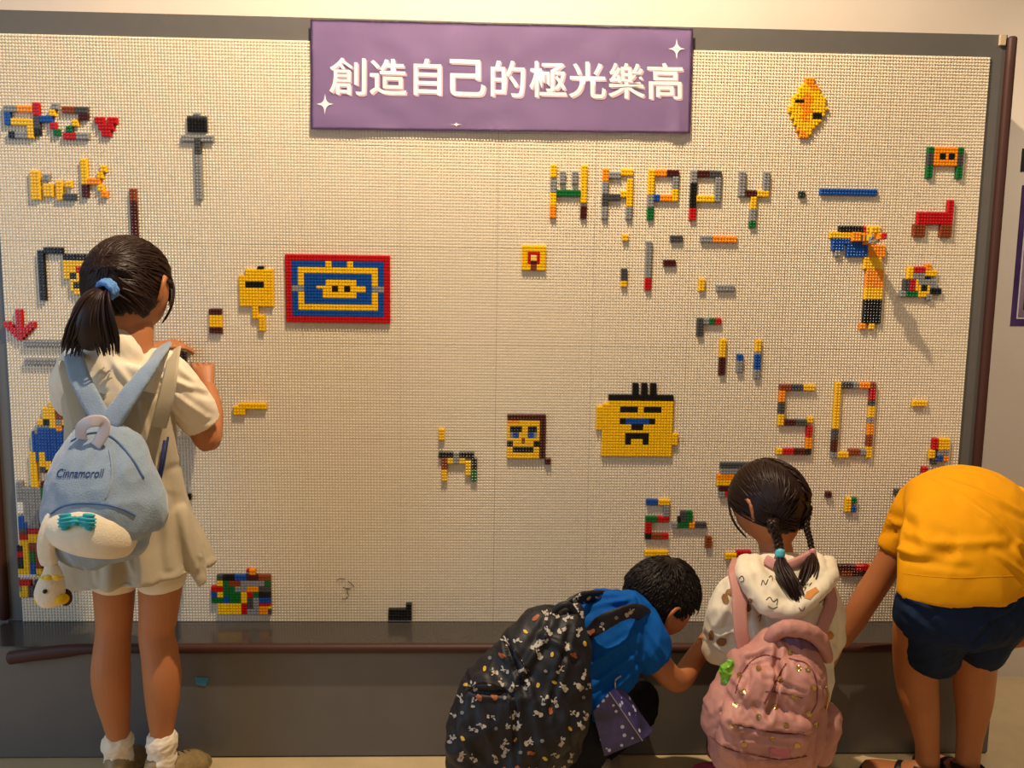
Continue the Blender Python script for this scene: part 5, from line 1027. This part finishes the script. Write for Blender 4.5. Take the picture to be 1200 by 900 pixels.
loft(bm, px((1131, 668, -.47, 72, 42), (1132, 700, -.475, 82, 48), (1130, 724, -.465, 80, 48)), seg=36)
loft(bm, px((1095, 708, -.46, 42, 44), (1092, 738, -.43, 37, 41), (1091, 766, -.40, 29, 36)), seg=28, cap='start')
loft(bm, px((1166, 705, -.46, 42, 42), (1152, 735, -.425, 34, 38), (1145, 762, -.395, 26, 31)), seg=28, cap='start')
remeshed('shorts', bm, mat('navy cotton shorts', (18, 34, 62), .8, .2, .06, 30, .25, 400, .0008), g3, .0048, 4, creases([(1060, 700, 1090, 712, -.52, 7, 6), (1062, 715, 1085, 735, -.50, 7, 6), (1140, 720, 1125, 745, -.50, -8, 6), (1150, 715, 1180, 700, -.52, 6, 7), (1090, 735, 1110, 750, -.48, 5, 6)], cloth(.007, 9, 11, 5.1, .8, .4)))
m_sa = mat('black sandal', (20, 18, 18), .5)
def sandal(ankle, direc):
    d = Vector((*direc, 0)).normalized(); s = Vector((d.y, -d.x, 0)); a = Vector((ankle.x, ankle.y, 0)); q = lambda t, z: a+d*t+Vector((0, 0, z))
    bm = bmesh.new(); loft(bm, [(*q(-.035, .04), .024, .034), (*q(.01, .045), .026, .036), (*q(.06, .034), .032, .022), (*q(.115, .024), .034, .014), (*q(.14, .020), .022, .010)], seg=20, n=5, side=s)
    f = remeshed('foot', bm, M['skin'], g3, .004, 3)
    bm = bmesh.new(); loft(bm, [(*q(-.04, .010), .030, .010), (*q(.03, .010), .034, .010), (*q(.11, .010), .042, .010), (*q(.145, .010), .028, .010)], seg=20, n=5, side=s, power=.8); put('sole', bm, m_sa, f, True)
    for t, h, w_ in ((.105, .034, .040), (.055, .058, .036)):
        bm = bmesh.new(); loft(bm, [(*(q(t, .008)+s*w_), .012, .003), (*(q(t, h*.8)+s*w_*.75), .012, .003), (*(q(t, h)), .012, .003), (*(q(t, h*.8)-s*w_*.75), .012, .003), (*(q(t, .008)-s*w_), .012, .003)], seg=10, n=5, side=d); put('strap', bm, m_sa, f, True)
    bm = bmesh.new(); loft(bm, [(*(q(.02, .07)+s*.03), .003, .009), (*(q(-.03, .075)+s*.022), .003, .009), (*(q(-.043, .078)), .003, .009), (*(q(-.03, .075)-s*.022), .003, .009), (*(q(.02, .07)-s*.03), .003, .009)], seg=10, n=5, side=Vector((0, 0, 1)).cross(d)); put('strap', bm, m_sa, f, True)
sandal(at(1086, 888, -.325), (-.75, .65)); sandal(at(1134, 890, -.325), (-.25, 1))
